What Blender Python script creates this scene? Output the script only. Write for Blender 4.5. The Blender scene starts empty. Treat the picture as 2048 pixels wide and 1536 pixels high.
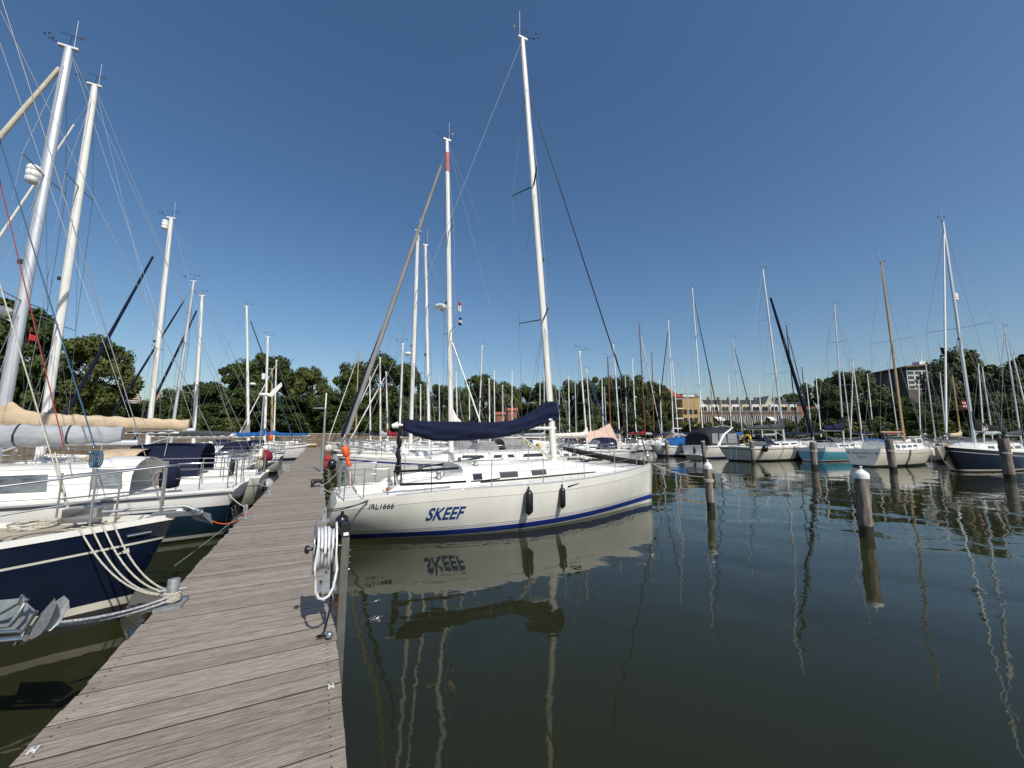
# marina scene: white racing yacht beside a plank jetty
SKY_STR, SKY_DUST, SKY_OZ, SKY_AIR, SKY_SAT, SUN_STR, EXPO, WAVE = .111, 1.4, 2.2, 1.1, 1.19, 4.6, .0, 1.0
import bpy, math, random
from mathutils import Vector, Matrix
R = math.radians
C = bpy.context.scene.collection
random.seed(7)
# ------------------------------------------------------------------ camera geometry (2048 x 1536 reference pixels)
F, CX, CY, HW = 775.0, 1024.0, 768.0, 2.2
P = math.atan(100.0 / F); SP, CP = math.sin(P), math.cos(P)
def ray(px, py):
    x = px - CX; u = CY - py; y = F * CP - u * SP
    return x / y, (F * SP + u * CP) / y
def W(px, py, Y):                       # world point seen at a pixel, at forward distance Y
    a, b = ray(px, py); return Vector((a * Y, Y, HW + b * Y))
def G(px, py, z=0.0):                   # world point seen at a pixel, on the level z
    a, b = ray(px, py); Y = (z - HW) / b; return Vector((a * Y, Y, z))
TH = math.atan2(.4415, .897)            # heading of the berths, square to the jetty
HX = Vector((math.cos(TH), math.sin(TH), 0)); DX = Vector((-HX.y, HX.x, 0))
EL = Vector((-2.437, 2.093, 0)); ER = Vector((-.794, 2.093, 0)) # jetty edges: point + t*DX
ER = EL + HX * ((ER - EL).dot(HX))
JW = (ER - EL).length
# ------------------------------------------------------------------ materials
MATS = {}
def mat(name, col, rough=.5, metal=0., var=.08, vs=3., bump=0., bs=40., coat=0., spec=.5, col2=None, stretch=None, alpha=1., trans=0.):
    if name in MATS: return MATS[name]
    m = bpy.data.materials.new(name); m.use_nodes = True; nt = m.node_tree; b = nt.nodes['Principled BSDF']
    b.inputs['Roughness'].default_value = rough; b.inputs['Metallic'].default_value = metal
    b.inputs['Coat Weight'].default_value = coat; b.inputs['Specular IOR Level'].default_value = spec
    b.inputs['Alpha'].default_value = alpha; b.inputs['Transmission Weight'].default_value = trans
    tc = nt.nodes.new('ShaderNodeTexCoord'); src = tc.outputs['Object']
    if stretch:
        mp = nt.nodes.new('ShaderNodeMapping'); mp.inputs['Scale'].default_value = stretch
        nt.links.new(src, mp.inputs[0]); src = mp.outputs[0]
    n = nt.nodes.new('ShaderNodeTexNoise'); n.inputs['Scale'].default_value = vs; n.inputs['Detail'].default_value = 6; n.inputs['Roughness'].default_value = .65
    nt.links.new(src, n.inputs['Vector'])
    cr = nt.nodes.new('ShaderNodeValToRGB'); nt.links.new(n.outputs[0], cr.inputs[0])
    c2 = col2 or tuple(c * (1 - 2.2 * var) for c in col)
    cr.color_ramp.elements[0].position = .32; cr.color_ramp.elements[1].position = .62
    cr.color_ramp.elements[0].color = (*c2, 1); cr.color_ramp.elements[1].color = (*col, 1)
    nt.links.new(cr.outputs[0], b.inputs['Base Color'])
    if bump:
        n2 = nt.nodes.new('ShaderNodeTexNoise'); n2.inputs['Scale'].default_value = bs; n2.inputs['Detail'].default_value = 5
        nt.links.new(src, n2.inputs['Vector'])
        bp = nt.nodes.new('ShaderNodeBump'); bp.inputs['Strength'].default_value = bump; bp.inputs['Distance'].default_value = .02
        nt.links.new(n2.outputs[0], bp.inputs['Height']); nt.links.new(bp.outputs[0], b.inputs['Normal'])
    MATS[name] = m; return m
WHITE = mat('gelcoat_white', (.78, .77, .72), .25, var=.05, vs=2.2, coat=.3)
CREAM = mat('gelcoat_cream', (.74, .71, .60), .28, var=.06, vs=1.5, coat=.3)
DECK = mat('deck_nonskid', (.72, .71, .66), .7, var=.07, vs=4, bump=.2, bs=160)
TEAK = mat('teak_grey', (.34, .28, .21), .75, var=.15, vs=5, stretch=(1, 12, 12), bump=.2)
NAVY = mat('hull_navy', (.008, .014, .034), .12, var=.1, coat=.5)
BLUE = mat('hull_blue', (.010, .032, .055), .18, var=.1, coat=.5)
CYAN = mat('hull_cyan', (.10, .38, .50), .3, var=.08, coat=.3)
MAROON = mat('hull_maroon', (.10, .012, .022), .25, var=.1, coat=.3)
ROYAL = mat('stripe_blue', (.012, .03, .20), .3, var=.05)
BLACK = mat('black_paint', (.012, .012, .014), .4, var=.1)
DARK = mat('antifouling', (.03, .03, .028), .7, var=.2)
GREYP = mat('grey_stripe', (.22, .23, .24), .5)
ALU = mat('mast_aluminium', (.66, .68, .70), .38, .55, var=.09, vs=2, stretch=(8, 8, .6))
ALW = mat('mast_white', (.74, .73, .69), .35, .0, var=.08, vs=2.5, stretch=(6, 6, .5))
WOOD = mat('varnished_spruce', (.42, .29, .13), .35, var=.14, vs=4, stretch=(8, 8, .7), coat=.3)
WOODR = mat('varnished_mahogany', (.20, .06, .025), .35, var=.15, vs=4, stretch=(8, 8, .7), coat=.3)
STEEL = mat('stainless', (.62, .63, .64), .18, .95, var=.05)
GALV = mat('galvanised', (.36, .38, .39), .5, .5, var=.14, vs=18, bump=.15)
WIRE = mat('rigging_wire', (.26, .27, .29), .5, .3, var=.03)
WIREL = mat('halyard_white', (.50, .50, .49), .6, var=.03)
ROPEB = mat('rope_blue', (.03, .09, .16), .8)
ROPER = mat('rope_red', (.28, .03, .03), .8)
GLASS = mat('window_tint', (.018, .022, .028), .08, var=.1, coat=.5)
CLEARW = mat('hood_window', (.25, .28, .30), .12, var=.2, vs=6, coat=.3)
CNAVY = mat('canvas_navy', (.008, .012, .034), .85, var=.12, vs=2.5, bump=.35, bs=9, stretch=(1, 1, 2.5), spec=.2)
CBLUE = mat('canvas_blue', (.008, .09, .30), .8, var=.12, vs=3, bump=.3, bs=9, spec=.25)
CGREY = mat('canvas_grey', (.36, .38, .40), .8, var=.14, vs=2.5, bump=.7, bs=5, stretch=(1, 1, 2.2), spec=.2)
CDGREY = mat('canvas_dark_grey', (.06, .062, .068), .85, var=.1, vs=2.5, bump=.3, bs=7, spec=.2)
CBEIGE = mat('canvas_beige', (.52, .41, .28), .85, var=.13, vs=2.5, bump=.7, bs=5, stretch=(1, 1, 2.2), spec=.2)
CTAUPE = mat('canvas_taupe', (.25, .245, .24), .85, var=.1, vs=2, bump=.3, bs=7, spec=.2)
CWHITE = mat('canvas_white', (.70, .67, .60), .85, var=.1, vs=3, bump=.35, bs=8, spec=.2)
CSAND = mat('canvas_sand', (.55, .40, .32), .85, var=.08, vs=3, bump=.3, bs=5, spec=.2)
CRED = mat('canvas_red', (.22, .015, .03), .85, var=.12, vs=3, bump=.3, bs=8, spec=.2)
CBLACK = mat('canvas_black', (.012, .012, .014), .85, var=.15, bump=.3, bs=9, spec=.25)
CMINT = mat('canvas_mint', (.30, .50, .48), .85, var=.1, bump=.3, bs=8)
ROPEW = mat('rope_offwhite', (.60, .57, .47), .85, var=.25, vs=60, bump=.5, bs=120)
ROPEG = mat('rope_flecked', (.50, .51, .52), .85, col2=(.12, .13, .15), vs=70, bump=.6, bs=90)
ROPEK = mat('rope_black', (.02, .022, .03), .85, bump=.4, bs=90)
RUBK = mat('rubber_black', (.010, .011, .015), .28, var=.1, coat=.15)
RUBB = mat('fender_blue', (.01, .07, .16), .4, var=.1)
RUBW = mat('fender_white', (.66, .64, .58), .45, var=.12, vs=9)
ORANGE = mat('orange_foam', (.75, .10, .01), .5, var=.1)
YELLOW = mat('yellow_foam', (.75, .42, .02), .55, var=.12)
REDP = mat('red_paint', (.50, .03, .03), .5, var=.12)
PLASW = mat('radome_white', (.78, .78, .76), .35, var=.04)
HOSE = mat('hose_white', (.62, .64, .66), .35, var=.08, vs=20)
# ------------------------------------------------------------------ mesh builder
class MB:
    def __init__(s): s.v = []; s.f = []; s.m = []; s.sm = []
    def add(s, vs, fs, m=0, smooth=False):
        o = len(s.v); s.v += [tuple(v) for v in vs]
        for f in fs: s.f.append(tuple(i + o for i in f)); s.m.append(m); s.sm.append(smooth)
        return s
    def box(s, c, d, rz=0., m=0, rx=0., ry=0., taper=1.):
        M = Matrix.Rotation(rz, 3, 'Z') @ Matrix.Rotation(ry, 3, 'Y') @ Matrix.Rotation(rx, 3, 'X')
        vs = []
        for k in (-1, 1):
            q = taper if k > 0 else 1.
            for i, j in ((-1, -1), (1, -1), (1, 1), (-1, 1)):
                vs.append(Vector(c) + M @ Vector((i * d[0] / 2 * q, j * d[1] / 2 * q, k * d[2] / 2)))
        return s.add(vs, [(3, 2, 1, 0), (4, 5, 6, 7), (0, 1, 5, 4), (1, 2, 6, 5), (2, 3, 7, 6), (3, 0, 4, 7)], m)
    def tube(s, pts, r, n=6, m=0, caps=True, flat=1.):
        pts = [Vector(p) for p in pts]; k = len(pts)
        rs = r if isinstance(r, (list, tuple)) else [r] * k
        up = Vector((0, 0, 1)); t0 = (pts[-1] - pts[0])
        if t0.length < 1e-6 or abs(t0.normalized().z) > .9: up = Vector((0, 1, 0))
        vs = []
        for i, p in enumerate(pts):
            t = (pts[min(i + 1, k - 1)] - pts[max(i - 1, 0)])
            if t.length < 1e-9: t = Vector((0, 0, 1))
            t.normalize(); a = t.cross(up)
            if a.length < 1e-4: a = t.cross(Vector((1, 0, 0)))
            a.normalize(); b = t.cross(a)
            for j in range(n):
                w = 2 * math.pi * j / n
                vs.append(p + a * math.cos(w) * rs[i] + b * math.sin(w) * rs[i] * flat)
        fs = [(i * n + j, i * n + (j + 1) % n, (i + 1) * n + (j + 1) % n, (i + 1) * n + j) for i in range(k - 1) for j in range(n)]
        s.add(vs, fs, m, True)
        if caps and n > 3: s.add([vs[j] for j in range(n)], [tuple(range(n))], m); s.add([vs[(k - 1) * n + j] for j in range(n)], [tuple(reversed(range(n)))], m)
        return s
    def loft(s, rings, m=0, closed=True, smooth=True, caps=False):
        n = len(rings[0]); vs = [p for r in rings for p in r]; fs = []
        for i in range(len(rings) - 1):
            for j in range(n if closed else n - 1):
                k = (j + 1) % n
                fs.append((i * n + j, i * n + k, (i + 1) * n + k, (i + 1) * n + j))
        s.add(vs, fs, m, smooth)
        if caps: s.add(rings[0], [tuple(reversed(range(n)))], m); s.add(rings[-1], [tuple(range(n))], m)
        return s
    def lathe(s, c, prof, n=12, m=0, axis=None, smooth=True):       # prof: (r, h) pairs
        A = Vector(axis).normalized() if axis else Vector((0, 0, 1))
        u = A.cross(Vector((0, 0, 1)) if abs(A.z) < .9 else Vector((1, 0, 0))).normalized(); w = A.cross(u)
        rings = [[Vector(c) + A * h + (u * math.cos(2 * math.pi * j / n) + w * math.sin(2 * math.pi * j / n)) * max(r, 1e-4) for j in range(n)] for r, h in prof]
        return s.loft(rings, m, True, smooth)
    def ball(s, c, r, m=0, n=12, sq=1.):
        return s.lathe(c, [(r * math.sin(math.pi * i / 8), -r * sq * math.cos(math.pi * i / 8)) for i in range(9)], n, m)
    def poly(s, pts, m=0): return s.add(pts, [tuple(range(len(pts)))], m)
    def slab(s, pts, off, m=0):                                     # polygon with a thickness vector
        n = len(pts); a = [Vector(p) for p in pts]; b = [p + Vector(off) for p in a]
        return s.add(a + b, [tuple(reversed(range(n))), tuple(range(n, 2 * n))] + [(i, (i + 1) % n, n + (i + 1) % n, n + i) for i in range(n)], m)
    def weld(s):
        key = {}; mp = []; nv = []
        for v in s.v:
            k = (round(v[0], 4), round(v[1], 4), round(v[2], 4))
            if k not in key: key[k] = len(nv); nv.append(v)
            mp.append(key[k])
        s.v = nv; fs = []; ms = []; sm = []
        for f, m, q in zip(s.f, s.m, s.sm):
            g = []
            for i in f:
                if mp[i] not in g: g.append(mp[i])
            if len(g) > 2: fs.append(tuple(g)); ms.append(m); sm.append(q)
        s.f, s.m, s.sm = fs, ms, sm; return s
    def build(s, name, mats, parent=None, loc=None, recenter=False):
        me = bpy.data.meshes.new(name)
        off = Vector((0, 0, 0))
        if recenter:
            xs, ys, zs = zip(*s.v); off = Vector(((min(xs) + max(xs)) / 2, (min(ys) + max(ys)) / 2, min(zs)))
        me.from_pydata([tuple(Vector(v) - off) for v in s.v], [], s.f)
        ms = mats if isinstance(mats, (list, tuple)) else [mats]
        for q in ms: me.materials.append(q)
        me.polygons.foreach_set('material_index', s.m); me.polygons.foreach_set('use_smooth', s.sm)
        me.update()
        o = bpy.data.objects.new(name, me); C.objects.link(o)
        if parent: o.parent = parent
        o.location = loc if loc is not None else off
        return o
def tag(o, label=None, cat=None, group=None, kind=None):
    for k, v in (('label', label), ('category', cat), ('group', group), ('kind', kind)):
        if v: o[k] = v
    return o
def empty(name, loc, rz=0., **kw):
    o = bpy.data.objects.new(name, None); C.objects.link(o); o.location = loc; o.rotation_euler = (0, 0, rz); o.empty_display_size = .3
    return tag(o, **kw)
def thing(name, mb, mats, label, cat, group=None): return tag(mb.build(name, mats, recenter=True), label, cat, group)
def copy_tree(o, parent=None):
    c = o.copy(); C.objects.link(c); c.parent = parent
    for ch in list(o.children): copy_tree(ch, c)
    return c
def sag(a, b, d, n=9):
    a, b = Vector(a), Vector(b)
    return [a.lerp(b, i / (n - 1)) - Vector((0, 0, 4 * d * (i / (n - 1)) * (1 - i / (n - 1)))) for i in range(n)]
ORD = 'first second third fourth fifth sixth seventh eighth ninth tenth eleventh twelfth thirteenth fourteenth fifteenth sixteenth seventeenth eighteenth nineteenth twentieth'.split()
def ordn(i):
    if i < 20: return ORD[i]
    t = ['twenty', 'thirty', 'forty', 'fifty', 'sixty'][(i + 1) // 10 - 2]; r = (i + 1) % 10
    return (t + '-' + ORD[r - 1]) if r else t[:-1] + 'ieth'
def text_mesh(body, size, shear=0., bold=0.):
    cu = bpy.data.curves.new('lettering', 'FONT'); cu.body = body; cu.size = size; cu.shear = shear; cu.offset = bold; cu.resolution_u = 3
    o = bpy.data.objects.new('lettering', cu); C.objects.link(o)
    dg = bpy.context.evaluated_depsgraph_get(); dg.update()
    me = bpy.data.meshes.new_from_object(o.evaluated_get(dg))
    vs = [v.co.copy() for v in me.vertices]; fs = [tuple(p.vertices) for p in me.polygons]
    bpy.data.objects.remove(o); bpy.data.curves.remove(cu); bpy.data.meshes.remove(me)
    x0 = min(v.x for v in vs); x1 = max(v.x for v in vs); y0 = min(v.y for v in vs); y1 = max(v.y for v in vs)
    return [((v.x - x0) / (x1 - x0), (v.y - y0) / (y1 - y0)) for v in vs], fs
# ------------------------------------------------------------------ boats
class Hull:
    def __init__(s, L, B, fs, fm, fb, tw=.7, rb=.35, rs=.0, e=2.1, ks=.35, kb=.55, kse=3):
        s.L, s.B, s.fs, s.fm, s.fb, s.tw, s.rb, s.rs, s.e, s.ks, s.kb = L, B, fs, fm, fb, tw, rb, rs, e, ks, kb; s.kse = kse
    def sheer(s, t):
        a = .4
        return s.fm + ((s.fs - s.fm) * ((a - t) / a) ** 2 if t < a else (s.fb - s.fm) * ((t - a) / (1 - a)) ** 1.7)
    def half(s, t):
        a = .42
        if t <= a: return s.B / 2 * (s.tw + (1 - s.tw) * math.sin(math.pi / 2 * t / a))
        return max(.02, s.B / 2 * (1 - ((t - a) / (1 - a)) ** s.e))
    def pt(s, t, z, side=1, off=0.):
        sh = s.sheer(t); v = z / sh; w = s.half(t)
        k = .10 + s.kb * t ** 3 + s.ks * (1 - t) ** s.kse
        q = max(0., 1 - v)
        w *= max(.02, 1 - k * min(q, 1.) ** 1.7 - (.9 * max(0, -v)))
        x = -s.L / 2 + s.L * t - s.rb * (1 - v) * t ** 7 - s.rs * (1 - v) * (1 - t) ** 7
        return Vector((x, side * (w + off), z))
    def t_of(s, x): return (x + s.L / 2) / s.L
def make_hull(h, par, rows, mats, transom=0, n=26, deck=DECK, rail=None, cock=None, railh=.05, decki=.0):
    """rows: list of (z at t=0, z at t=1, material index of the band ABOVE it); negative values below -5 mean sheer-relative: -10-d is sheer minus d"""
    mb = MB(); ts = [(i / n) ** .9 if i < n * .3 else i / n for i in range(n + 1)]; ts = sorted(set(ts))
    def zz(r, t):
        a = r[0] if r[0] > -5 else h.sheer(0) + (r[0] + 10); b = r[1] if r[1] > -5 else h.sheer(1) + (r[1] + 10)
        if r[0] <= -5: return h.sheer(t) + (r[0] + 10)
        return a + (b - a) * t
    rows = rows + [(-10, -10, 0)]
    for side in (1, -1):
        for j in range(len(rows) - 1):
            sub = 4 if rows[j][2] == rows[0][2] or j == 0 or (zz(rows[j + 1], .5) - zz(rows[j], .5)) > .2 else 1
            for q in range(sub):
                A = [h.pt(t, zz(rows[j], t) + (zz(rows[j + 1], t) - zz(rows[j], t)) * q / sub, side) for t in ts]
                B = [h.pt(t, zz(rows[j], t) + (zz(rows[j + 1], t) - zz(rows[j], t)) * (q + 1) / sub, side) for t in ts]
                m = rows[j][2]
                k = len(ts); fs = [((i, i + 1, k + i + 1, k + i) if side < 0 else (i + 1, i, k + i, k + i + 1)) for i in range(k - 1)]
                mb.add(A + B, fs, m, True)
                if side > 0:     # transom and stem strips
                    for t, mm in ((0, transom if transom is not None else m), (1, m)):
                        a0 = h.pt(t, A[0].z if t == 0 else A[-1].z, 1); b0 = h.pt(t, B[0].z if t == 0 else B[-1].z, 1)
                        a1 = Vector((a0.x, -a0.y, a0.z)); b1 = Vector((b0.x, -b0.y, b0.z))
                        mb.add([a0, a1, b1, b0], [(0, 1, 2, 3) if t == 0 else (3, 2, 1, 0)], mm)
    hull = mb.weld().build('hull', mats, par)
    # deck with cockpit well
    mb = MB(); dz = -.03 - decki
    cx0, cx1, cw, cd = cock if cock else (9, 9, .1, .4)
    tt = sorted(set(ts + ([h.t_of(cx0), h.t_of(cx1)] if cock else [])))
    def dp(t, f):
        w = h.half(t) - .015; y = f * w if abs(f) > .99 else f
        c = .05 * (1 - (y / max(w, .05)) ** 2); p = h.pt(t, h.sheer(t)); return Vector((p.x, y, h.sheer(t) + dz + c * min(1, w)))
    for i in range(len(tt) - 1):
        t0, t1 = tt[i], tt[i + 1]; x = -h.L / 2 + h.L * (t0 + t1) / 2
        inner = min(cw, h.half(t0) - .05, h.half(t1) - .05) if cock else .0
        incock = cock and cx0 < x < cx1
        cuts = [-1, -cw, cw, 1] if (cock and incock) else [-1, -.3 * h.half(t0), .3 * h.half(t0), 1]
        for a, b in zip(cuts[:-1], cuts[1:]):
            if incock and a == -cw: continue
            mb.add([dp(t0, a), dp(t1, a), dp(t1, b), dp(t0, b)], [(0, 1, 2, 3)], 0, False)
    if cock:
        z1 = h.sheer(h.t_of((cx0 + cx1) / 2)); zf = z1 - cd
        c = [Vector((cx0, -cw, zf)), Vector((cx1, -cw, zf)), Vector((cx1, cw, zf)), Vector((cx0, cw, zf))]; u = [Vector((p.x, p.y, z1 + .02)) for p in c]
        mb.add(c + u, [(0, 1, 2, 3), (0, 4, 5, 1), (1, 5, 6, 2), (2, 6, 7, 3), (3, 7, 4, 0)], 0)
        for sy in (-1, 1): mb.box(((cx0 + cx1) / 2, sy * (cw - .22), zf + .2), (cx1 - cx0 - .02, .42, .36), m=1)
    mb.build('deck', [deck, WHITE], par)
    if rail:
        mb = MB()
        for side in (1, -1):
            mb.loft([[h.pt(t, h.sheer(t), side) + Vector((0, side * a, b)) for a, b in ((.012, -.03), (.012, railh), (-.035, railh), (-.035, -.03))] for t in ts], 0, True, False)
        mb.build('toe_rail', rail, par)
    return hull
def cabin(h, par, x0, x1, w0, w1, ht, slope=.8, m=None, wins=(), wm=None, front=.1, name='cabin', hf=None, tumble=.12, wpart='window', rake0=0., face=None):
    mb = MB(); n = 9; hf = ht * .75 if hf is None else hf
    def base(x): t = h.t_of(x); return h.sheer(t) - .02
    def sec(x):
        f = (x - x0) / (x1 - x0); w = min(w0 + (w1 - w0) * f, h.half(h.t_of(x)) - .12)
        top = x1 - slope
        hh = ht + (hf - ht) * f if x <= top else (ht + (hf - ht) * ((top - x0) / (x1 - x0))) * (1 - (x - top) / slope) + front * ((x - top) / slope)
        return w, hh
    def P_(x, k, side):   # k 0..1 up the side
        w, hh = sec(x); return Vector((x, side * (w - tumble * k * hh / ht), base(x) + k * hh))
    rings = []
    for i in range(n + 1):
        x = x0 + (x1 - slope - x0) * i / n; rings.append(x)
    rings += [x1 - slope * .66, x1 - slope * .33, x1]
    def ring(x):
        w, hh = sec(x); z = base(x); tp = tumble * hh / ht; dx = -rake0 if abs(x - x0) < 1e-6 else 0
        return [Vector((x, w, z)), Vector((x + dx * 0, w - tp * .8, z + hh * .8)), Vector((x + dx, w - tp - .05, z + hh * .96)), Vector((x + dx, w * .5, z + hh + .03)), Vector((x + dx, 0, z + hh + .045)),
                Vector((x + dx, -w * .5, z + hh + .03)), Vector((x + dx, -(w - tp - .05), z + hh * .96)), Vector((x + dx * 0, -(w - tp * .8), z + hh * .8)), Vector((x, -w, z))]
    rr = [ring(x) for x in rings]
    for i in range(len(rr) - 1):
        for j in range(8): mb.add([rr[i][j], rr[i + 1][j], rr[i + 1][j + 1], rr[i][j + 1]], [(3, 2, 1, 0)], 0, False)
    mb.poly(rr[0], 0); mb.poly(list(reversed(rr[-1])), 0)
    cab = mb.build(name, m or WHITE, par)
    for (a, b, k0, k1) in wins:
        for side in (1, -1):
            w = MB(); pts = []
            N = 6
            lo = [P_(a + (b - a) * i / N, k0, side) for i in range(N + 1)]; hi = [P_(a + .06 + (b - a - .12) * i / N, k1, side) for i in range(N + 1)]
            for L_ in (lo, hi):
                for p in L_: p.y += side * .006
            out = Vector((0, side * .01, 0))
            w.loft([[lo[i], hi[i], hi[i] + out, lo[i] + out] for i in range(N + 1)], 0, True, False, True)
            w.build(wpart, wm or GLASS, par)
    return cab, P_, sec, base
def hood(par, x0, x1, w, z0, ht, m, win=True, name='sprayhood', back=.25):
    """x1 = foot of the raked front panel, x0 = open aft edge"""
    mb = MB(); n = 10
    def arch(x, hh, ww, lean): return [Vector((x + lean * math.sin(math.pi * j / n), ww * math.cos(math.pi * j / n), z0 + hh * math.sin(math.pi * j / n) ** .55)) for j in range(n + 1)]
    L = x1 - x0
    A = [arch(x1, .06, w * .98, -.05), arch(x1 - .30 * L, ht * .93, w, 0), arch(x1 - .55 * L, ht, w * 1.0, 0), arch(x0, ht * .97, w * 1.02, -.05)]
    mb.loft(A, 0, False, True)
    mb.loft([[p * 1 - Vector((0, 0, .012)) for p in a] for a in A], 0, False, True)
    o = mb.build(name, m, par)
    if win:
        for j0, j1 in ((2, 4), (4, 6), (6, 8)):
            a, b = A[0], A[1]; q = [a[j0].lerp(b[j0], .22), a[j1].lerp(b[j1], .22), a[j1].lerp(b[j1], .85), a[j0].lerp(b[j0], .85)]
            if j1 - j0 == 2: c1 = a[j0 + 1].lerp(b[j0 + 1], .22); c2 = a[j0 + 1].lerp(b[j0 + 1], .85); q = [q[0], c1, q[1], q[2], c2, q[3]]
            w_ = MB(); off = Vector((.012, 0, .012)); ctr = sum(q, Vector()) / len(q); q = [ctr + (p - ctr) * .9 + off for p in q]
            w_.add(q, [(0, 1, 4, 5), (1, 2, 3, 4)], 0); w_.build('window', CLEARW, par)
    return o
def rails(h, par, t0, t1, ht=.6, n=6, r=.011, m=None, wires=(1., .52), bow=True, stern=True, wm=None, det=True):
    for side in (1, -1):
        tops = []
        for i in range(n):
            t = t0 + (t1 - t0) * i / (n - 1); p = h.pt(t, h.sheer(t), side, -.05); tops.append(p)
            if det: mb = MB(); mb.tube([p, p + Vector((0, 0, ht))], r, 5); mb.build('stanchion', m or STEEL, par)
        if not det:
            mb = MB()
            for p in tops: mb.tube([p, p + Vector((0, 0, ht))], r, 4)
            for k in wires: mb.tube([p + Vector((0, 0, ht * k)) for p in tops], .006, 3, caps=False)
            mb.build('guardrail', m or STEEL, par)
        else:
            for k in wires:
                mb = MB(); mb.tube([p + Vector((0, 0, ht * k)) for p in tops], .005, 4, caps=False); mb.build('lifeline', wm or WIRE, par)
    if bow:
        mb = MB(); q = lambda t, z, s, d=0: h.pt(t, h.sheer(t), s, -.05) + Vector((d, 0, z))
        top = [q(t1, ht, 1), q((t1 + 1) / 2, ht + .04, 1), q(.985, ht + .06, 1), Vector((h.L / 2 + .1, 0, h.fb + ht + .06)), q(.985, ht + .06, -1), q((t1 + 1) / 2, ht + .04, -1), q(t1, ht, -1)]
        mb.tube(top, r * 1.2, 6)
        mid = [p - Vector((.0, 0, ht * .5)) for p in top[:3]]; mb.tube(mid, r, 5); mb.tube([Vector((p.x, -p.y, p.z)) for p in mid], r, 5)
        for t in (t1, (t1 + 1) / 2, .985):
            for s in (1, -1): mb.tube([q(t, 0, s), q(t, ht + .04, s)], r * 1.1, 5)
        mb.build('pulpit', m or STEEL, par)
    if stern:
        mb = MB(); x = -h.L / 2 + .08; w = h.half(0) - .08; z = h.fs
        for k in (1., .5):
            c = [Vector((x + .9, w, z + ht * k)), Vector((x + .1, w, z + ht * k)), Vector((x, w - .1, z + ht * k)), Vector((x, -w + .1, z + ht * k)), Vector((x + .1, -w, z + ht * k)), Vector((x + .9, -w, z + ht * k))]
            mb.tube(c[:3] + [Vector((x, .3, z + ht * k))], r * 1.1, 5); mb.tube([Vector((x, -.3, z + ht * k))] + c[3:], r * 1.1, 5)
        for a, b in ((x + .9, w), (x + .05, w - .03), (x, .3), (x, -.3), (x + .05, -w + .03), (x + .9, -w)): mb.tube([(a, b, z - .02), (a, b, z + ht)], r * 1.1, 5)
        mb.build('pushpit', m or STEEL, par)
def sail_cover(par, A, B, h0, h1, w, m, luff=.0, sagz=.0, name='sail_cover', n=44, wob=.045, seed=1, straps=False):
    """stowed mainsail under its cover; A at the mast, B at the boom end; h0/h1 heights above the boom there; luff: extra peak at the mast"""
    rnd = random.Random(seed); A, B = Vector(A), Vector(B); mb = MB(); rings = []; d = (B - A); d2 = Vector((d.x, d.y, 0)).normalized(); sd = Vector((-d2.y, d2.x, 0))
    for i in range(n + 1):
        f = i / n; p = A.lerp(B, f); top = h0 + (h1 - h0) * f ** .8 + luff * max(0, 1 - f * 5.5) ** 1.6; bot = -.10 - sagz * math.sin(math.pi * min(1, f * 1.05)); ww = w * (.75 + .45 * math.sin(math.pi * min(1, f + .1)) ** .7) * (.75 if i in (0, n) else 1)
        r = []
        for j in range(12):
            a = 2 * math.pi * j / 12; c, s_ = math.cos(a), math.sin(a)
            z = (top + bot) / 2 + (top - bot) / 2 * (abs(s_) ** .85) * (1 if s_ > 0 else -1); y = ww * c * (1 - .35 * max(0, s_))
            fold = 1 + wob * 2.2 * math.sin(f * 47 + j * 1.3 + seed) + wob * 1.6 * math.sin(f * 83 - j * .9) + wob * rnd.uniform(-.6, .6)
            r.append(p + sd * y * fold + Vector((0, 0, z + wob * .35 * math.sin(f * 60 + seed) + wob * .12 * rnd.uniform(-1, 1))))
        rings.append(r)
    mb.loft(rings, 0, True, True, True)
    o = mb.build(name, m, par)
    if straps:
        for k in (7, 16, 25, 34):
            c = sum(rings[k], Vector()) / 12; ra = [c + (p - c) * 1.025 - d2 * .016 for p in rings[k]]; rb_ = [c + (p - c) * 1.025 + d2 * .016 for p in rings[k]]; q = MB(); q.loft([ra, rb_], 0, True, False); q.build('strap', BLACK if m in (CGREY,) else m, o)
            q = MB(); e_ = rings[k][9]; q.tube([e_, e_ - Vector((0, 0, .10))], .012, 5); q.build('tie', WIREL, o)
    return o
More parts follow.
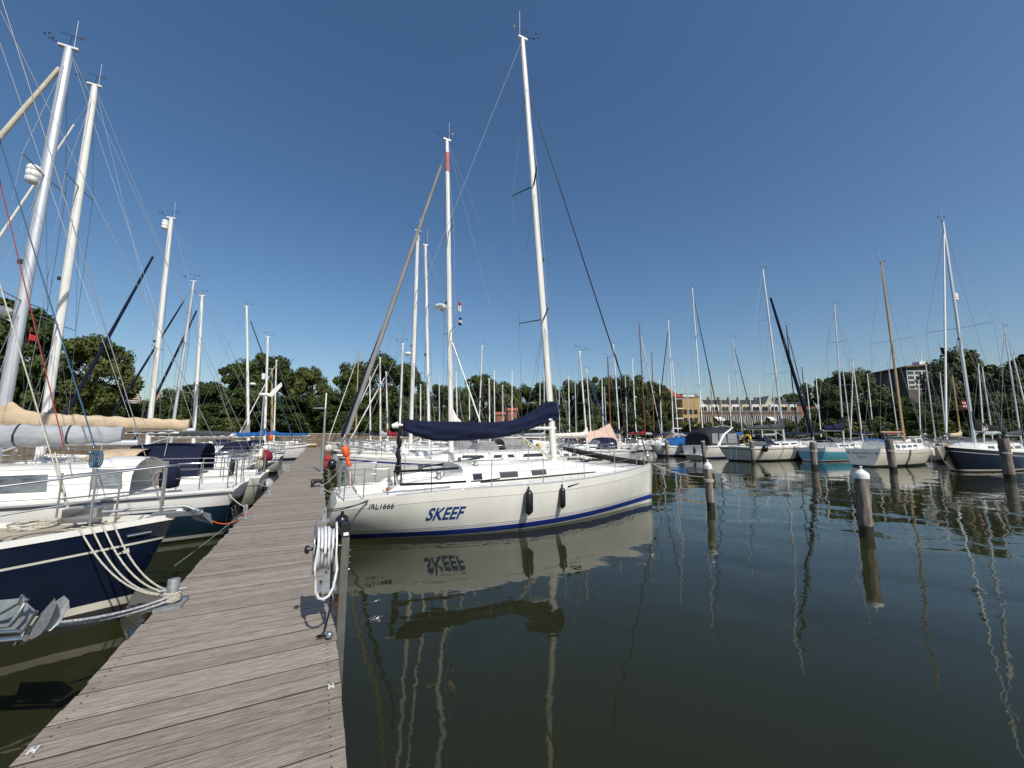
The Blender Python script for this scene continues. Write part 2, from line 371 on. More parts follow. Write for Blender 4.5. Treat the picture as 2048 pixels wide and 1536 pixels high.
def rig(h, par, mx, z0, top, mm=ALU, r=.085, spr=(.35, .65), sprw=.95, boom=None, jib=None, det=2, back=True, radar=None, refl=None, shx=None, frac=.97, jr=.05, jibx=None, wire=WIRE, vane=True, sr=.018, band=None, sweep=.0, wr=.006):
    """mx mast foot x, z0 foot height, top = local Vector of the masthead"""
    foot = Vector((mx, 0, z0)); top = Vector(top); at = lambda f: foot.lerp(top, f)
    mb = MB(); mb.tube([at(f) for f in (0, .25, .5, .75, .9, 1)], [r, r, r, r * .95, r * .85, r * .72], 10, flat=.72)
    mast = mb.build('mast', [mm], par)
    if det >= 2: tk = MB(); tk.tube([at(.03) - Vector((r * .98, 0, 0)), at(.97) - Vector((r * .78, 0, 0))], .013, 4); tk.build('sail_track', GREYP, mast)
    cap = MB(); cap.box(top + Vector((0, 0, .02)), (r * 3.2, r * .9, .06)); cap.build('masthead_fitting', mm if mm is not BLACK else BLACK, mast)
    if band: b = MB(); b.tube([at(band[0]), at(band[1])], r * 1.02, 10, flat=.75); b.build('red_band', band[2], mast)
    tips = []
    for f in spr:
        p = at(f); L = sprw * (1 - .25 * f); tp = []
        for s in (1, -1):
            e = p + Vector((-sweep * L, s * L, .05)); tp.append(e)
            q = MB(); q.tube([p, e], [sr * 1.4, sr], 6, flat=.6); q.build('spreader', mm if mm in (WOOD, WOODR) else GALV if sweep < .1 else BLACK, mast)
        tips.append(tp)
    sx = mx - .05 if shx is None else shx; t = h.t_of(sx)
    if det >= 1:
        for k, s in enumerate((1, -1)):
            q = MB(); ch = h.pt(t, h.sheer(t), s, -.06); path = [ch] + [tp[k] for tp in tips] + [at(frac)]
            q.tube(path, wr, 4, caps=False)
            if tips and det >= 2: q.tube([ch + Vector((.1, 0, 0)), at(spr[0]) - Vector((0, 0, .1))], wr * .8, 4, caps=False); q.tube([ch - Vector((.25, 0, 0)), at(spr[0]) - Vector((0, 0, .1))], wr * .8, 4, caps=False)
            if len(tips) > 1 and det >= 2: q.tube([tips[0][k], at(spr[1])], wr * .7, 4, caps=False)
            q.build('shroud', wire, par)
        bowx = h.L / 2 - .12 if jibx is None else jibx
        fs0 = Vector((bowx, 0, h.fb + .05)); fs1 = at(frac)
        q = MB(); q.tube([fs0, fs1], wr, 4, caps=False); q.build('forestay', wire, par)
        if back: q = MB(); q.tube([Vector((-h.L / 2 + .1, 0, h.fs)), top], wr, 4, caps=False); q.build('backstay', wire, par)
        if jib:
            d = fs1 - fs0; q = MB(); m_, ja, jb = jib[0], jib[1], jib[2]; N = 14; sc = jib[3] if len(jib) > 3 else 1
            q.tube([fs0 + d * (ja + (jb - ja) * i / N) for i in range(N + 1)], [jr * sc * (.75 + .5 * math.sin(math.pi * min(1, (i + 3) / (N + 3))) * (1 - .45 * i / N)) * (1 + .05 * math.sin(i * 2.7)) for i in range(N + 1)], 8)
            j = q.build('furled_jib', m_, par)
            q = MB(); q.lathe(fs0 + d * (ja * .45), [(.01, 0), (.09, .02), (.09, .06), (.05, .07), (.05, .13), (.09, .14), (.09, .17), (.01, .18)], 10, axis=d); q.build('furling_drum', STEEL, j)
    if vane:
        q = MB(); a = top + Vector((0, 0, .08))
        q.tube([a, a + Vector((-.05, .05, .28))], .008, 4); q.tube([a + Vector((-.3, .05, .3)), a + Vector((.22, .05, .32))], .008, 4)
        q.slab([a + Vector((-.3, .05, .26)), a + Vector((-.18, .05, .30)), a + Vector((-.3, .05, .36))], (0, .008, 0))
        q.build('wind_indicator', BLACK, mast)
        q = MB(); q.tube([a, a + Vector((.45, -.05, .08)), a + Vector((.47, -.05, .2))], .009, 4)
        for w in (0, 2.1, 4.2): q.ball(a + Vector((.47 + .09 * math.cos(w), -.05 + .09 * math.sin(w), .2)), .028, n=6)
        q.build('anemometer', BLACK, mast)
        if det >= 2: q = MB(); q.tube([a + Vector((-.1, 0, 0)), a + Vector((-.1, 0, .9))], .006, 4); q.build('antenna', PLASW, mast)
    if boom:
        # boom: dict(z, end(dx), ez, cover, h0, h1, w, luff, sag)
        A = at((boom['z'] - z0) / (top.z - z0)); B = A + Vector((-boom['len'], 0, boom.get('ez', 0.) )); B.y = boom.get('ey', 0.)
        q = MB(); q.tube([A, B], .055, 8); q.build('boom', boom.get('mat', mm), par)
        if boom.get('cover'): sail_cover(par, A + Vector((.06, 0, .08)), A.lerp(B, boom.get('cl', .96)) + Vector((0, 0, .08)), boom.get('h0', .35), boom.get('h1', .18), boom.get('w', .14), boom['cover'], boom.get('luff', .5), boom.get('sag', 0), seed=boom.get('seed', 1), straps=det >= 2)
        q = MB()
        for s in (.02, -.02): q.tube([A.lerp(B, .85), (A.lerp(B, .85).x + .1, s, h.fs - .1)], .007, 4)
        q.build('mainsheet', WIREL, par)
        if det >= 2: q = MB(); q.tube([B, top], .004, 4, caps=False); q.build('topping_lift', WIREL, par)
        if det >= 2: q = MB(); q.tube([at(.02) + Vector((-.05, 0, .1)), A.lerp(B, .3)], .022, 6); q.build('boom_vang', ALU, par)
    if radar:
        p = at(radar[0]); s = radar[1]; q = MB(); c = p + Vector((s * .42, 0, .05)); q.lathe(c, [(.02, -.1), (.2, -.1), (.27, -.05), (.28, .03), (.2, .11), (.02, .14)], 14)
        q.build('radar_dome', PLASW, mast); q = MB(); q.tube([p - Vector((0, 0, .3)), c - Vector((0, 0, .1))], .02, 5); q.tube([p, c - Vector((0, 0, .1))], .02, 5); q.build('radar_bracket', GALV, mast)
    if refl:
        p = at(refl[0]) + Vector((refl[1] * .24, 0, 0)); q = MB(); q.lathe(p, [(.02, -.27), (.1, -.26), (.14, -.2), (.14, -.1), (.125, -.09), (.14, -.08), (.14, .08), (.125, .09), (.14, .1), (.14, .2), (.1, .26), (.02, .27)], 12)
        q.build('radar_reflector', PLASW, mast)
    if det >= 2: q = MB(); q.box(at(.45) + Vector((r + .04, 0, 0)), (.09, .07, .12)); q.build('steaming_light', BLACK, mast)
    return mast, at
ROWS_W = lambda z=.05, m=2: [(-.35, -.35, 1), (z, z + .04, m), (z + .09, z + .16, 0)]
# ------------------------------------------------------------------ world, sun, camera
sc = bpy.context.scene
SUNAZ, SUNEL = 148.0, 46.0              # degrees clockwise from +Y; elevation
wd = bpy.data.worlds.new('World'); sc.world = wd; wd.use_nodes = True; nt = wd.node_tree
sky = nt.nodes.new('ShaderNodeTexSky'); sky.sky_type = 'NISHITA'; sky.sun_disc = False
sky.sun_elevation = R(SUNEL); sky.sun_rotation = R(SUNAZ); sky.air_density = 1.0; sky.dust_density = SKY_DUST; sky.air_density = SKY_AIR; sky.ozone_density = SKY_OZ; sky.altitude = 0
bg = nt.nodes['Background']; bg.inputs[1].default_value = SKY_STR; hsn = nt.nodes.new('ShaderNodeHueSaturation'); hsn.inputs['Saturation'].default_value = SKY_SAT; nt.links.new(sky.outputs[0], hsn.inputs['Color']); nt.links.new(hsn.outputs[0], bg.inputs[0])
sd = Vector((math.sin(R(SUNAZ)) * math.cos(R(SUNEL)), math.cos(R(SUNAZ)) * math.cos(R(SUNEL)), math.sin(R(SUNEL))))
ld = bpy.data.lights.new('sun', 'SUN'); ld.energy = SUN_STR; ld.angle = R(.5); ld.color = (1, .95, .87)
lo = bpy.data.objects.new('sun', ld); C.objects.link(lo); lo.rotation_euler = sd.to_track_quat('Z', 'Y').to_euler(); lo.location = (20, -30, 60)
cd_ = bpy.data.cameras.new('camera'); cd_.sensor_width = 36; cd_.lens = F / 2048 * 36; cd_.clip_start = .05; cd_.clip_end = 6000
cam = bpy.data.objects.new('camera', cd_); C.objects.link(cam); cam.location = (0, 0, HW); cam.rotation_euler = (math.pi / 2 + P, 0, 0); sc.camera = cam
sc.view_settings.view_transform = 'Standard'; sc.view_settings.look = 'None'; sc.view_settings.exposure = EXPO; sc.view_settings.gamma = 1
sc.cycles.max_bounces = 7; sc.cycles.glossy_bounces = 3; sc.cycles.diffuse_bounces = 3; sc.cycles.caustics_reflective = False; sc.cycles.caustics_refractive = False
# ------------------------------------------------------------------ water
def water_mat():
    m = bpy.data.materials.new('harbour_water'); m.use_nodes = True; nt = m.node_tree; b = nt.nodes['Principled BSDF']; N = nt.nodes.new; L = nt.links.new
    tc = N('ShaderNodeTexCoord')
    b.inputs['Roughness'].default_value = .015; b.inputs['IOR'].default_value = 1.333
    n = N('ShaderNodeTexNoise'); n.inputs['Scale'].default_value = .12; n.inputs['Detail'].default_value = 3; L(tc.outputs['Object'], n.inputs['Vector'])
    cr = N('ShaderNodeValToRGB'); cr.color_ramp.elements[0].color = (.0145, .0165, .0058, 1); cr.color_ramp.elements[1].color = (.0205, .0225, .0078, 1); cr.color_ramp.elements[0].position = .35; cr.color_ramp.elements[1].position = .65
    L(n.outputs[0], cr.inputs[0]); L(cr.outputs[0], b.inputs['Base Color'])
    hs = None
    for sx, sy, scl, amp, det in ((1, 1, .50, .044, 1.2), (1, 1.3, 1.9, .0050, 2), (1, 1.8, 6., .0006, 2)):
        mp = N('ShaderNodeMapping'); mp.inputs['Scale'].default_value = (sx, sy, 1); mp.inputs['Rotation'].default_value = (0, 0, .25); L(tc.outputs['Object'], mp.inputs[0])
        w = N('ShaderNodeTexNoise'); w.inputs['Scale'].default_value = scl; w.inputs['Detail'].default_value = det; w.inputs['Roughness'].default_value = .45; w.inputs['Distortion'].default_value = .6
        L(mp.outputs[0], w.inputs['Vector'])
        mu = N('ShaderNodeMath'); mu.operation = 'MULTIPLY'; mu.inputs[1].default_value = amp; L(w.outputs[0], mu.inputs[0])
        if hs is None: hs = mu.outputs[0]
        else: ad = N('ShaderNodeMath'); ad.operation = 'ADD'; L(hs, ad.inputs[0]); L(mu.outputs[0], ad.inputs[1]); hs = ad.outputs[0]
    # patches of breeze: ripples are stronger in some places than in others
    pn = N('ShaderNodeTexNoise'); pn.inputs['Scale'].default_value = .07; pn.inputs['Detail'].default_value = 2; L(tc.outputs['Object'], pn.inputs['Vector'])
    mr = N('ShaderNodeMapRange'); mr.inputs['From Min'].default_value = .35; mr.inputs['From Max'].default_value = .7; mr.inputs['To Min'].default_value = .55; mr.inputs['To Max'].default_value = 1.3; L(pn.outputs[0], mr.inputs['Value'])
    mu = N('ShaderNodeMath'); mu.operation = 'MULTIPLY'; L(hs, mu.inputs[0]); L(mr.outputs[0], mu.inputs[1])
    bp = N('ShaderNodeBump'); bp.inputs['Strength'].default_value = 1; bp.inputs['Distance'].default_value = WAVE; L(mu.outputs[0], bp.inputs['Height']); L(bp.outputs[0], b.inputs['Normal'])
    return m
mb = MB(); mb.add([(-900, -300, 0), (900, -300, 0), (900, 900, 0), (-900, 900, 0)], [(0, 1, 2, 3)]); tag(mb.build('water', water_mat()), 'calm dark green harbour water with wavering reflections', 'water', kind='structure')
# ------------------------------------------------------------------ land round the basin
SHORE = [(-85, -60), (-62, -10), (-44, 20), (-36.2, 33), (-27.3, 49.2), (-8, 60), (20, 84), (44, 97), (76, 103), (84, 92), (60, 66), (62, 56), (76, 44), (100, 20), (150, -40)]
GRASS = mat('grass_bank', (.055, .085, .018), .95, var=.25, vs=.8, col2=(.03, .05, .012), bump=.6, bs=6)
STONE = mat('quay_stone', (.20, .145, .09), .9, var=.3, vs=1.6, col2=(.09, .07, .045), bump=.8, bs=9)
CAPST = mat('capstone', (.42, .39, .33), .85, var=.12, vs=3, bump=.3)
mb = MB(); n = len(SHORE); zz = lambda i: 2.2 if i < 6 else (1.1 if i > 9 else 2.0)
inn = [Vector((x, y, zz(i) - .3)) for i, (x, y) in enumerate(SHORE)]
ctr = Vector((10, 10, 0)); out = []
for i, p in enumerate(inn): d = (p - ctr); d.z = 0; out.append(Vector((p.x, p.y, 0)) + d.normalized() * 2500 + Vector((0, 0, 2.2)))
mid = []
for i, p in enumerate(inn): d = (p - ctr); d.z = 0; mid.append(Vector((p.x, p.y, 2.3)) + d.normalized() * 7)
mb.loft([inn, mid, out], 0, False, False)
lowv = [Vector((p.x, p.y, -1)) for p in inn]; mb.loft([lowv, inn], 0, False, False)
tag(mb.build('ground', GRASS), 'grassy land around the harbour basin', 'ground', kind='structure')
mb = MB(); cp_ = MB()
for i in range(1, 8):
    a, b = [Vector((x, y, 0)) for x, y in (SHORE[i], SHORE[i + 1])]; d = (b - a); L_ = d.length; rz = math.atan2(d.y, d.x); c = (a + b) / 2; nn = Vector((-d.y, d.x, 0)).normalized()
    h_ = 2.18 if i < 5 else 1.7
    mb.box((c + nn * .1).to_tuple()[:2] + (h_ / 2 - .5,), (L_ + .3, .5, h_ + 1), rz); cp_.box((c + nn * .1).to_tuple()[:2] + (h_ + .05,), (L_ + .35, .62, .1), rz)
wl = mb.build('quay_wall', STONE); tag(wl, 'long brown rubble stone quay wall with a pale capstone behind the boats', 'wall', kind='structure'); cp_.build('capstone', CAPST, wl)
# ------------------------------------------------------------------ jetty
def wood_mat():
    m = bpy.data.materials.new('jetty_boards'); m.use_nodes = True; nt = m.node_tree; b = nt.nodes['Principled BSDF']; N = nt.nodes.new; L = nt.links.new
    tc = N('ShaderNodeTexCoord'); sp = N('ShaderNodeSeparateXYZ'); L(tc.outputs['Object'], sp.inputs[0])
    def math_(op, a, v=None, w=None):
        q = N('ShaderNodeMath'); q.operation = op; (L(a, q.inputs[0]) if hasattr(a, 'links') else None)
        if v is not None:
            if hasattr(v, 'links'): L(v, q.inputs[1])
            else: q.inputs[1].default_value = v
        return q.outputs[0]
    idx = math_('FLOOR', math_('DIVIDE', sp.outputs[0], .145)); wn = N('ShaderNodeTexWhiteNoise'); wn.noise_dimensions = '1D'; L(idx, wn.inputs['W'])
    cb = N('ShaderNodeCombineXYZ'); L(math_('ADD', math_('MULTIPLY', sp.outputs[0], 60.), math_('MULTIPLY', wn.outputs[0], 90.)), cb.inputs[0]); L(math_('MULTIPLY', sp.outputs[1], 5.5), cb.inputs[1])
    g = N('ShaderNodeTexNoise'); g.inputs['Scale'].default_value = 1.; g.inputs['Detail'].default_value = 9; g.inputs['Roughness'].default_value = .72; g.inputs['Distortion'].default_value = .35; L(cb.outputs[0], g.inputs['Vector'])
    st = N('ShaderNodeTexNoise'); st.inputs['Scale'].default_value = 1.3; st.inputs['Detail'].default_value = 4; L(tc.outputs['Object'], st.inputs['Vector'])
    cr = N('ShaderNodeValToRGB'); e = cr.color_ramp.elements; e[0].position = .28; e[0].color = (.11, .092, .073, 1); e[1].position = .74; e[1].color = (.50, .455, .395, 1); q = e.new(.5); q.color = (.285, .25, .212, 1)
    L(g.outputs[0], cr.inputs[0])
    mx = N('ShaderNodeMix'); mx.data_type = 'RGBA'; mx.blend_type = 'MULTIPLY'; mx.inputs[0].default_value = 1; L(cr.outputs[0], mx.inputs[6])
    c2 = N('ShaderNodeValToRGB'); c2.color_ramp.elements[0].color = (.72, .70, .67, 1); c2.color_ramp.elements[1].color = (1.26, 1.24, 1.21, 1)
    L(math_('ADD', math_('MULTIPLY', wn.outputs[0], .55), math_('MULTIPLY', st.outputs[0], .5)), c2.inputs[0]); L(c2.outputs[0], mx.inputs[7])
    gr = math_('SINE', math_('MULTIPLY', sp.outputs[0], 2 * math.pi / .0145)); gk = math_('GREATER_THAN', gr, .45)
    g2 = math_('MULTIPLY', gk, math_('MULTIPLY', g.outputs[0], .8))
    m2 = N('ShaderNodeMix'); m2.data_type = 'RGBA'; m2.blend_type = 'MIX'; L(g2, m2.inputs[0]); L(mx.outputs[2], m2.inputs[6]); m2.inputs[7].default_value = (.085, .070, .056, 1)
    L(m2.outputs[2], b.inputs['Base Color']); b.inputs['Roughness'].default_value = .72; b.inputs['Specular IOR Level'].default_value = .35
    bp = N('ShaderNodeBump'); bp.inputs['Strength'].default_value = .8; bp.inputs['Distance'].default_value = .004
    L(math_('SUBTRACT', g.outputs[0], math_('MULTIPLY', gk, .6)), bp.inputs['Height']); L(bp.outputs[0], b.inputs['Normal'])
    return m
T0, T1 = -3.5, 53.3
jr = math.atan2(DX.y, DX.x)
je = empty('wooden_jetty', EL + Vector((0, 0, .0)), jr, label='long grey weathered plank jetty running away between the moored boats', cat='jetty')
mb = MB(); rnd = random.Random(3)
k0 = int(T0 / .145); k1 = int(T1 / .145)
for k in range(k0, k1):
    x = (k + .5) * .145; dz = rnd.uniform(-.003, .002); e0 = rnd.uniform(-.012, .012); e1 = rnd.uniform(-.006, .006)
    if rnd.random() < .03: e0 += .03
    y0, y1 = 0 + e0, -JW + e1; w = .0688
    V_ = [(x - w, y0, .56 + dz), (x + w, y0, .56 + dz), (x + w, y1, .56 + dz), (x - w, y1, .56 + dz), (x - w, y0, .6 + dz), (x + w, y0, .6 + dz), (x + w, y1, .6 + dz), (x - w, y1, .6 + dz)]
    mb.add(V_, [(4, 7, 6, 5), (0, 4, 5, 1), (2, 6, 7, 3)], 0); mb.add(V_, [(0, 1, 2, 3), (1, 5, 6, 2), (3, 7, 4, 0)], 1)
mb.build('deck_boards', [wood_mat(), mat('board_gap_shade', (.05, .042, .034), .9, var=.2)], je)  # side faces coloured dark: the shade in the gaps is painted on
BEAM = mat('jetty_beam', (.10, .08, .06), .85, var=.2, vs=4, stretch=(1, 8, 8), bump=.4)
for y in (-.09, -JW / 2, -JW + .09):
    mb = MB(); mb.box(((T0 + T1) / 2, y, .44), (T1 - T0 - .1, .12, .23)); mb.build('joist', BEAM, je)
mb = MB()
for k in range(k0, k1):
    for y in (-.07, -JW + .07):
        for dx in (-.035, .035): x = (k + .5) * .145 + dx; mb.add([(x - .005, y - .005, .6025), (x + .005, y - .005, .6025), (x + .005, y + .005, .6025), (x - .005, y + .005, .6025)], [(0, 1, 2, 3)])
mb.build('screw_heads', mat('screw', (.06, .05, .045), .6), je)
PILE = mat('pile_wood', (.20, .165, .135), .85, var=.25, vs=5, col2=(.05, .04, .034), stretch=(4, 4, .8), bump=.7, bs=25)
for i in range(12):
    for y in (-.16, -JW + .16):
        mb = MB(); mb.tube([(2.5 + i * 4.6, y, -1), (2.5 + i * 4.6, y, .33)], .12, 10); mb.build('pile', PILE, je)
JP = lambda t, y, z=.6: EL + DX * t + HX * y + Vector((0, 0, z))        # y measured rightwards from the left edge
def tJ(px, py): p = G(px, py, .6) - EL; return p.dot(DX), p.dot(HX)
# marker plates screwed on the boards
PLATE = mat('plate_white', (.72, .72, .70), .5, var=.1, vs=30)
for (px, py, w, lab) in ((662, 1375, .05, 'small white H-shaped plate near the right edge of the jetty'), (66, 1503, .06, 'small white H-shaped plate near the left edge of the jetty')):
    t, y = tJ(px, py); c = JP(t, y, .607); mb = MB()
    for s in (-1, 1): mb.box(c + HX * s * .012, (.045, .008, .005), jr)
    mb.box(c, (.012, .02, .005), jr); thing('marker_plate', mb, PLATE, lab, 'marker plate', 'plates on the jetty boards')
# ------------------------------------------------------------------ trees
LEAF = []
for i, (c, c2) in enumerate((((.070, .100, .024), (.014, .027, .007)), ((.062, .088, .020), (.012, .024, .007)), ((.092, .108, .026), (.022, .034, .009)), ((.10, .12, .046), (.028, .04, .017)))):
    m = mat('foliage_%s' % 'abcd'[i], c, .75, var=.3, vs=.55, col2=c2, spec=.25); LEAF.append(m)
BARK = mat('bark', (.075, .055, .04), .9, var=.2, vs=3, bump=.5)
def crown_mesh(seed, rx, rz, nb, nl, ls, m, low=.12):
    rnd = random.Random(seed); blobs = []
    for i in range(nb):
        a = rnd.uniform(0, 6.283); u = rnd.uniform(0, 1) ** .55; h = rnd.uniform(-1, 1); q = math.sqrt(max(0, 1 - h * h * .8)) * u
        blobs.append((Vector((q * math.cos(a) * rx * .92, q * math.sin(a) * rx * .92, h * rz * .85)), rnd.uniform(.15, .36) * rx, rnd.uniform(.65, 1)))
    mb = MB(); vs = []; fs = []
    for i in range(nl):
        c, r, e = blobs[rnd.randrange(nb)]
        d = Vector((rnd.gauss(0, 1), rnd.gauss(0, 1), rnd.gauss(0, 1))).normalized(); p = c + Vector((d.x * r, d.y * r, d.z * r * .75)) * rnd.uniform(.55, 1.12)
        nrm = (d + Vector((rnd.gauss(0, .6), rnd.gauss(0, .6), rnd.gauss(0, .6) + .3))).normalized(); u = nrm.orthogonal().normalized(); v = nrm.cross(u)
        a = rnd.uniform(0, 3.14); u, v = u * math.cos(a) + v * math.sin(a), v * math.cos(a) - u * math.sin(a); s = ls * rnd.uniform(.5, 1.25); k = len(vs)
        vs += [p - u * s, p - v * s * .55 + u * s * .1, p + u * s, p + v * s * .5 - u * s * .15]; fs.append((k, k + 1, k + 2, k + 3))
    mb.add(vs, fs); me = bpy.data.meshes.new('crown'); me.from_pydata([tuple(v) for v in mb.v], [], mb.f); me.materials.append(m); me.update(); return me
def trunk_mesh(seed, h, rx):
    rnd = random.Random(seed); mb = MB(); mb.tube([(0, 0, -.3), (.1, 0, h * .3), (.0, .1, h * .6), (0, 0, h * .9)], [.38, .28, .18, .05], 8)
    for i in range(9):
        a = rnd.uniform(0, 6.28); z = h * rnd.uniform(.22, .6); L_ = rx * rnd.uniform(.5, .85)
        mb.tube([(0, 0, z), (math.cos(a) * L_ * .5, math.sin(a) * L_ * .5, z + L_ * .45), (math.cos(a) * L_, math.sin(a) * L_, z + L_ * .8)], [.13, .08, .03], 5)
    me = bpy.data.meshes.new('trunk'); me.from_pydata([tuple(v) for v in mb.v], [], mb.f); me.materials.append(BARK); me.update(); return me
CR = {}
for i in range(6):
    CR[i] = (crown_mesh(20 + i, 5, 5.2, 36 + 5 * i, 16500, .27, LEAF[(0, 1, 2, 1, 0, 3)[i]]), trunk_mesh(i, 10, 5))
SHR = [crown_mesh(60 + i, 2.2, 1.5, 22, 3600, .17, LEAF[(0, 1, 2)[i]]) for i in range(3)]
TREES = []
def tree(px, ytop, wpx, Y, kind, base=2.2, low=.1):
    c = W(px, 860, Y); a = 783.0; r = wpx * Y / a / 2; zt = W(px, ytop, Y).z; H = zt - base
    TREES.append((px, c, r, H, kind, base, Y, low))
def plant_trees(lst, gname, what):
    lst.sort(key=lambda q: q[0])
    for i, (px, c, r, H, kind, base, Y, low) in enumerate(lst):
        cm, tm = CR[kind]; rz_ = H * (1 - low) / 2; rnd = random.Random(int(px * 7 + Y))
        dens = ('dark green', 'deep green', 'olive green', 'dark', 'mid green', 'grey-green')[kind]
        e = empty('broadleaf_tree', (c.x, c.y, base), rnd.uniform(0, 6.28), label=what % (dens, ordn(i)), cat='tree', group=gname)
        o = bpy.data.objects.new('crown', cm); C.objects.link(o); o.parent = e; o.location = (0, 0, H - rz_); o.scale = (r / 5 * .90, r / 5 * .90, rz_ / 5.2 * .96)
        o = bpy.data.objects.new('trunk', tm); C.objects.link(o); o.parent = e; o.scale = (r / 5, r / 5, H / 10)
T = tree
# left bank
T(-60, 590, 260, 36, 1); T(15, 605, 130, 37, 0); T(75, 722, 130, 40, 1); T(175, 664, 150, 39, 2); T(118, 735, 90, 42, 0); T(235, 800, 120, 45, 1, low=0); T(300, 800, 110, 48, 3, low=0)
plant_trees([t for t in TREES], 'trees on the left bank', '%s tree behind the left quay wall, %s from the left there'); TREES.clear()
T(345, 775, 90, 52, 4, low=0); T(405, 762, 110, 55, 1, low=0); T(470, 725, 100, 58, 1); T(520, 700, 130, 60, 0); T(578, 742, 90, 64, 4); T(620, 729, 92, 62, 2); T(570, 790, 130, 58, 1, low=0); T(655, 790, 90, 60, 1, low=0)
T(700, 722, 100, 64, 4); T(765, 706, 130, 66, 3); T(815, 725, 90, 70, 1); T(455, 800, 120, 57, 3, low=0); T(735, 790, 130, 64, 1, low=0); T(820, 790, 110, 66, 4, low=0)
plant_trees([t for t in TREES], 'trees behind the end of the jetty', '%s tree beyond the far end of the jetty, %s from the left'); TREES.clear()
for i, (px, yt, w) in enumerate(((875, 764, 90), (925, 770, 70), (960, 748, 90), (1010, 760, 80), (1052, 768, 70), (1095, 762, 80), (1145, 757, 80), (1190, 748, 80), (1228, 752, 80), (1268, 747, 90), (1305, 757, 80), (1330, 775, 55), (900, 800, 110), (1000, 806, 110), (1080, 800, 120), (1170, 795, 120), (1250, 795, 120), (1318, 800, 60))):
    T(px, yt, w, 92 + (i * 5) % 11, (0, 4, 1, 2, 3, 1, 4, 0, 1, 4, 0, 2, 1, 3, 0, 1, 3, 1)[i], base=2.3, low=0 if i > 11 else .08)
plant_trees([t for t in TREES], 'trees on the far shore', '%s tree on the far shore behind the masts, %s from the left'); TREES.clear()
for i, (px, yt, w, Y, k) in enumerate(((1648, 752, 80, 74, 0), (1692, 741, 90, 72, 1), (1740, 738, 90, 74, 5), (1785, 785, 60, 72, 1), (1665, 800, 100, 70, 1), (1760, 795, 120, 69, 0), (1820, 792, 80, 66, 1), (1860, 800, 110, 62, 2), (1908, 722, 70, 66, 5), (1945, 698, 140, 68, 5), (2010, 722, 120, 64, 0), (2060, 730, 120, 60, 5), (1940, 780, 150, 60, 0), (2020, 785, 120, 56, 5), (2110, 700, 200, 60, 1), (1830, 815, 100, 58, 1))):
    T(px, yt, w, Y, k, base=1.2, low=0 if yt > 770 else .05)
plant_trees([t for t in TREES], 'trees on the right bank', '%s bushy tree on the right-hand bank, %s from the left'); TREES.clear()
T(1585, 786, 60, 128, 1, base=3); T(1560, 792, 40, 130, 4, base=3)
plant_trees([t for t in TREES], 'trees behind the terrace', '%s tree rising behind the terrace roofs, %s from the left of two'); TREES.clear()
def shrubs(spots, gname, what):
    for i, (px, yt, Y, base, k) in enumerate(spots):
        c = W(px, 860, Y); zt = W(px, yt, Y).z; s = (zt - base) / 2.6
        o = bpy.data.objects.new('shrub', SHR[k]); C.objects.link(o); o.location = (c.x, c.y, base + s * 1.2); o.scale = (s * 1.25, s * 1.25, s); o.rotation_euler = (0, 0, i * 1.7)
        tag(o, what % ordn(i), 'shrub', gname)
shrubs([(1395 + i * 19, 842 + (i * 7) % 9, 92, 1.6, i % 3) for i in range(14)], 'shrubs below the terrace', 'green shrub on the bank below the terrace, %s from the left')
shrubs([(-20 + i * 38, 838 - (i * 13) % 14, 36 + i * 1.3, 2.0, (i + 1) % 3) for i in range(14)], 'shrubs behind the left quay', 'dark shrub just behind the left quay wall, %s from the left')
shrubs([(470 + i * 24, 836 - (i * 11) % 12, 60 + (i * 5) % 4, 2.0, i % 3) for i in range(13)], 'shrubs behind the jetty end', 'dark shrub above the quay wall at the jetty end, %s from the left')
shrubs([(735 + i * 48, 838 + (i * 11) % 8, 74 + i * 1.2, 2.0, i % 3) for i in range(13)], 'shrubs on the far shore', 'low green shrub at the foot of the far trees, %s from the left')
shrubs([(1630 + i * 33, 842 + (i * 5) % 10, 62 - i * .8, 1.0, i % 3) for i in range(14)], 'shrubs on the right bank', 'low shrub at the water edge of the right bank, %s from the left')
# ------------------------------------------------------------------ buildings
ROOFD = mat('slate_roof', (.030, .030, .034), .8, var=.15, vs=2, bump=.4, bs=8); ROOFR = mat('red_tiles', (.36, .09, .055), .85, var=.12, vs=2, bump=.4, bs=8)
OCHRE = mat('ochre_render', (.42, .29, .13), .9, var=.08, vs=.6); BRICKB = mat('brown_brick', (.20, .155, .13), .9, var=.15, vs=1.5, bump=.3); CREAMW = mat('cream_render', (.62, .52, .36), .9, var=.06, vs=.8)
WHITEW = mat('white_render', (.72, .71, .67), .9, var=.05, vs=.8); BRICKR = mat('red_brick', (.30, .12, .08), .9, var=.12, vs=1.2, bump=.3); GLB = mat('building_glass', (.04, .05, .06), .12, var=.3, vs=1.5); SHED = mat('dark_cladding', (.085, .070, .060), .8, var=.15, stretch=(1, 1, 6))
MINT = mat('pale_panel', (.50, .62, .58), .6, var=.05)
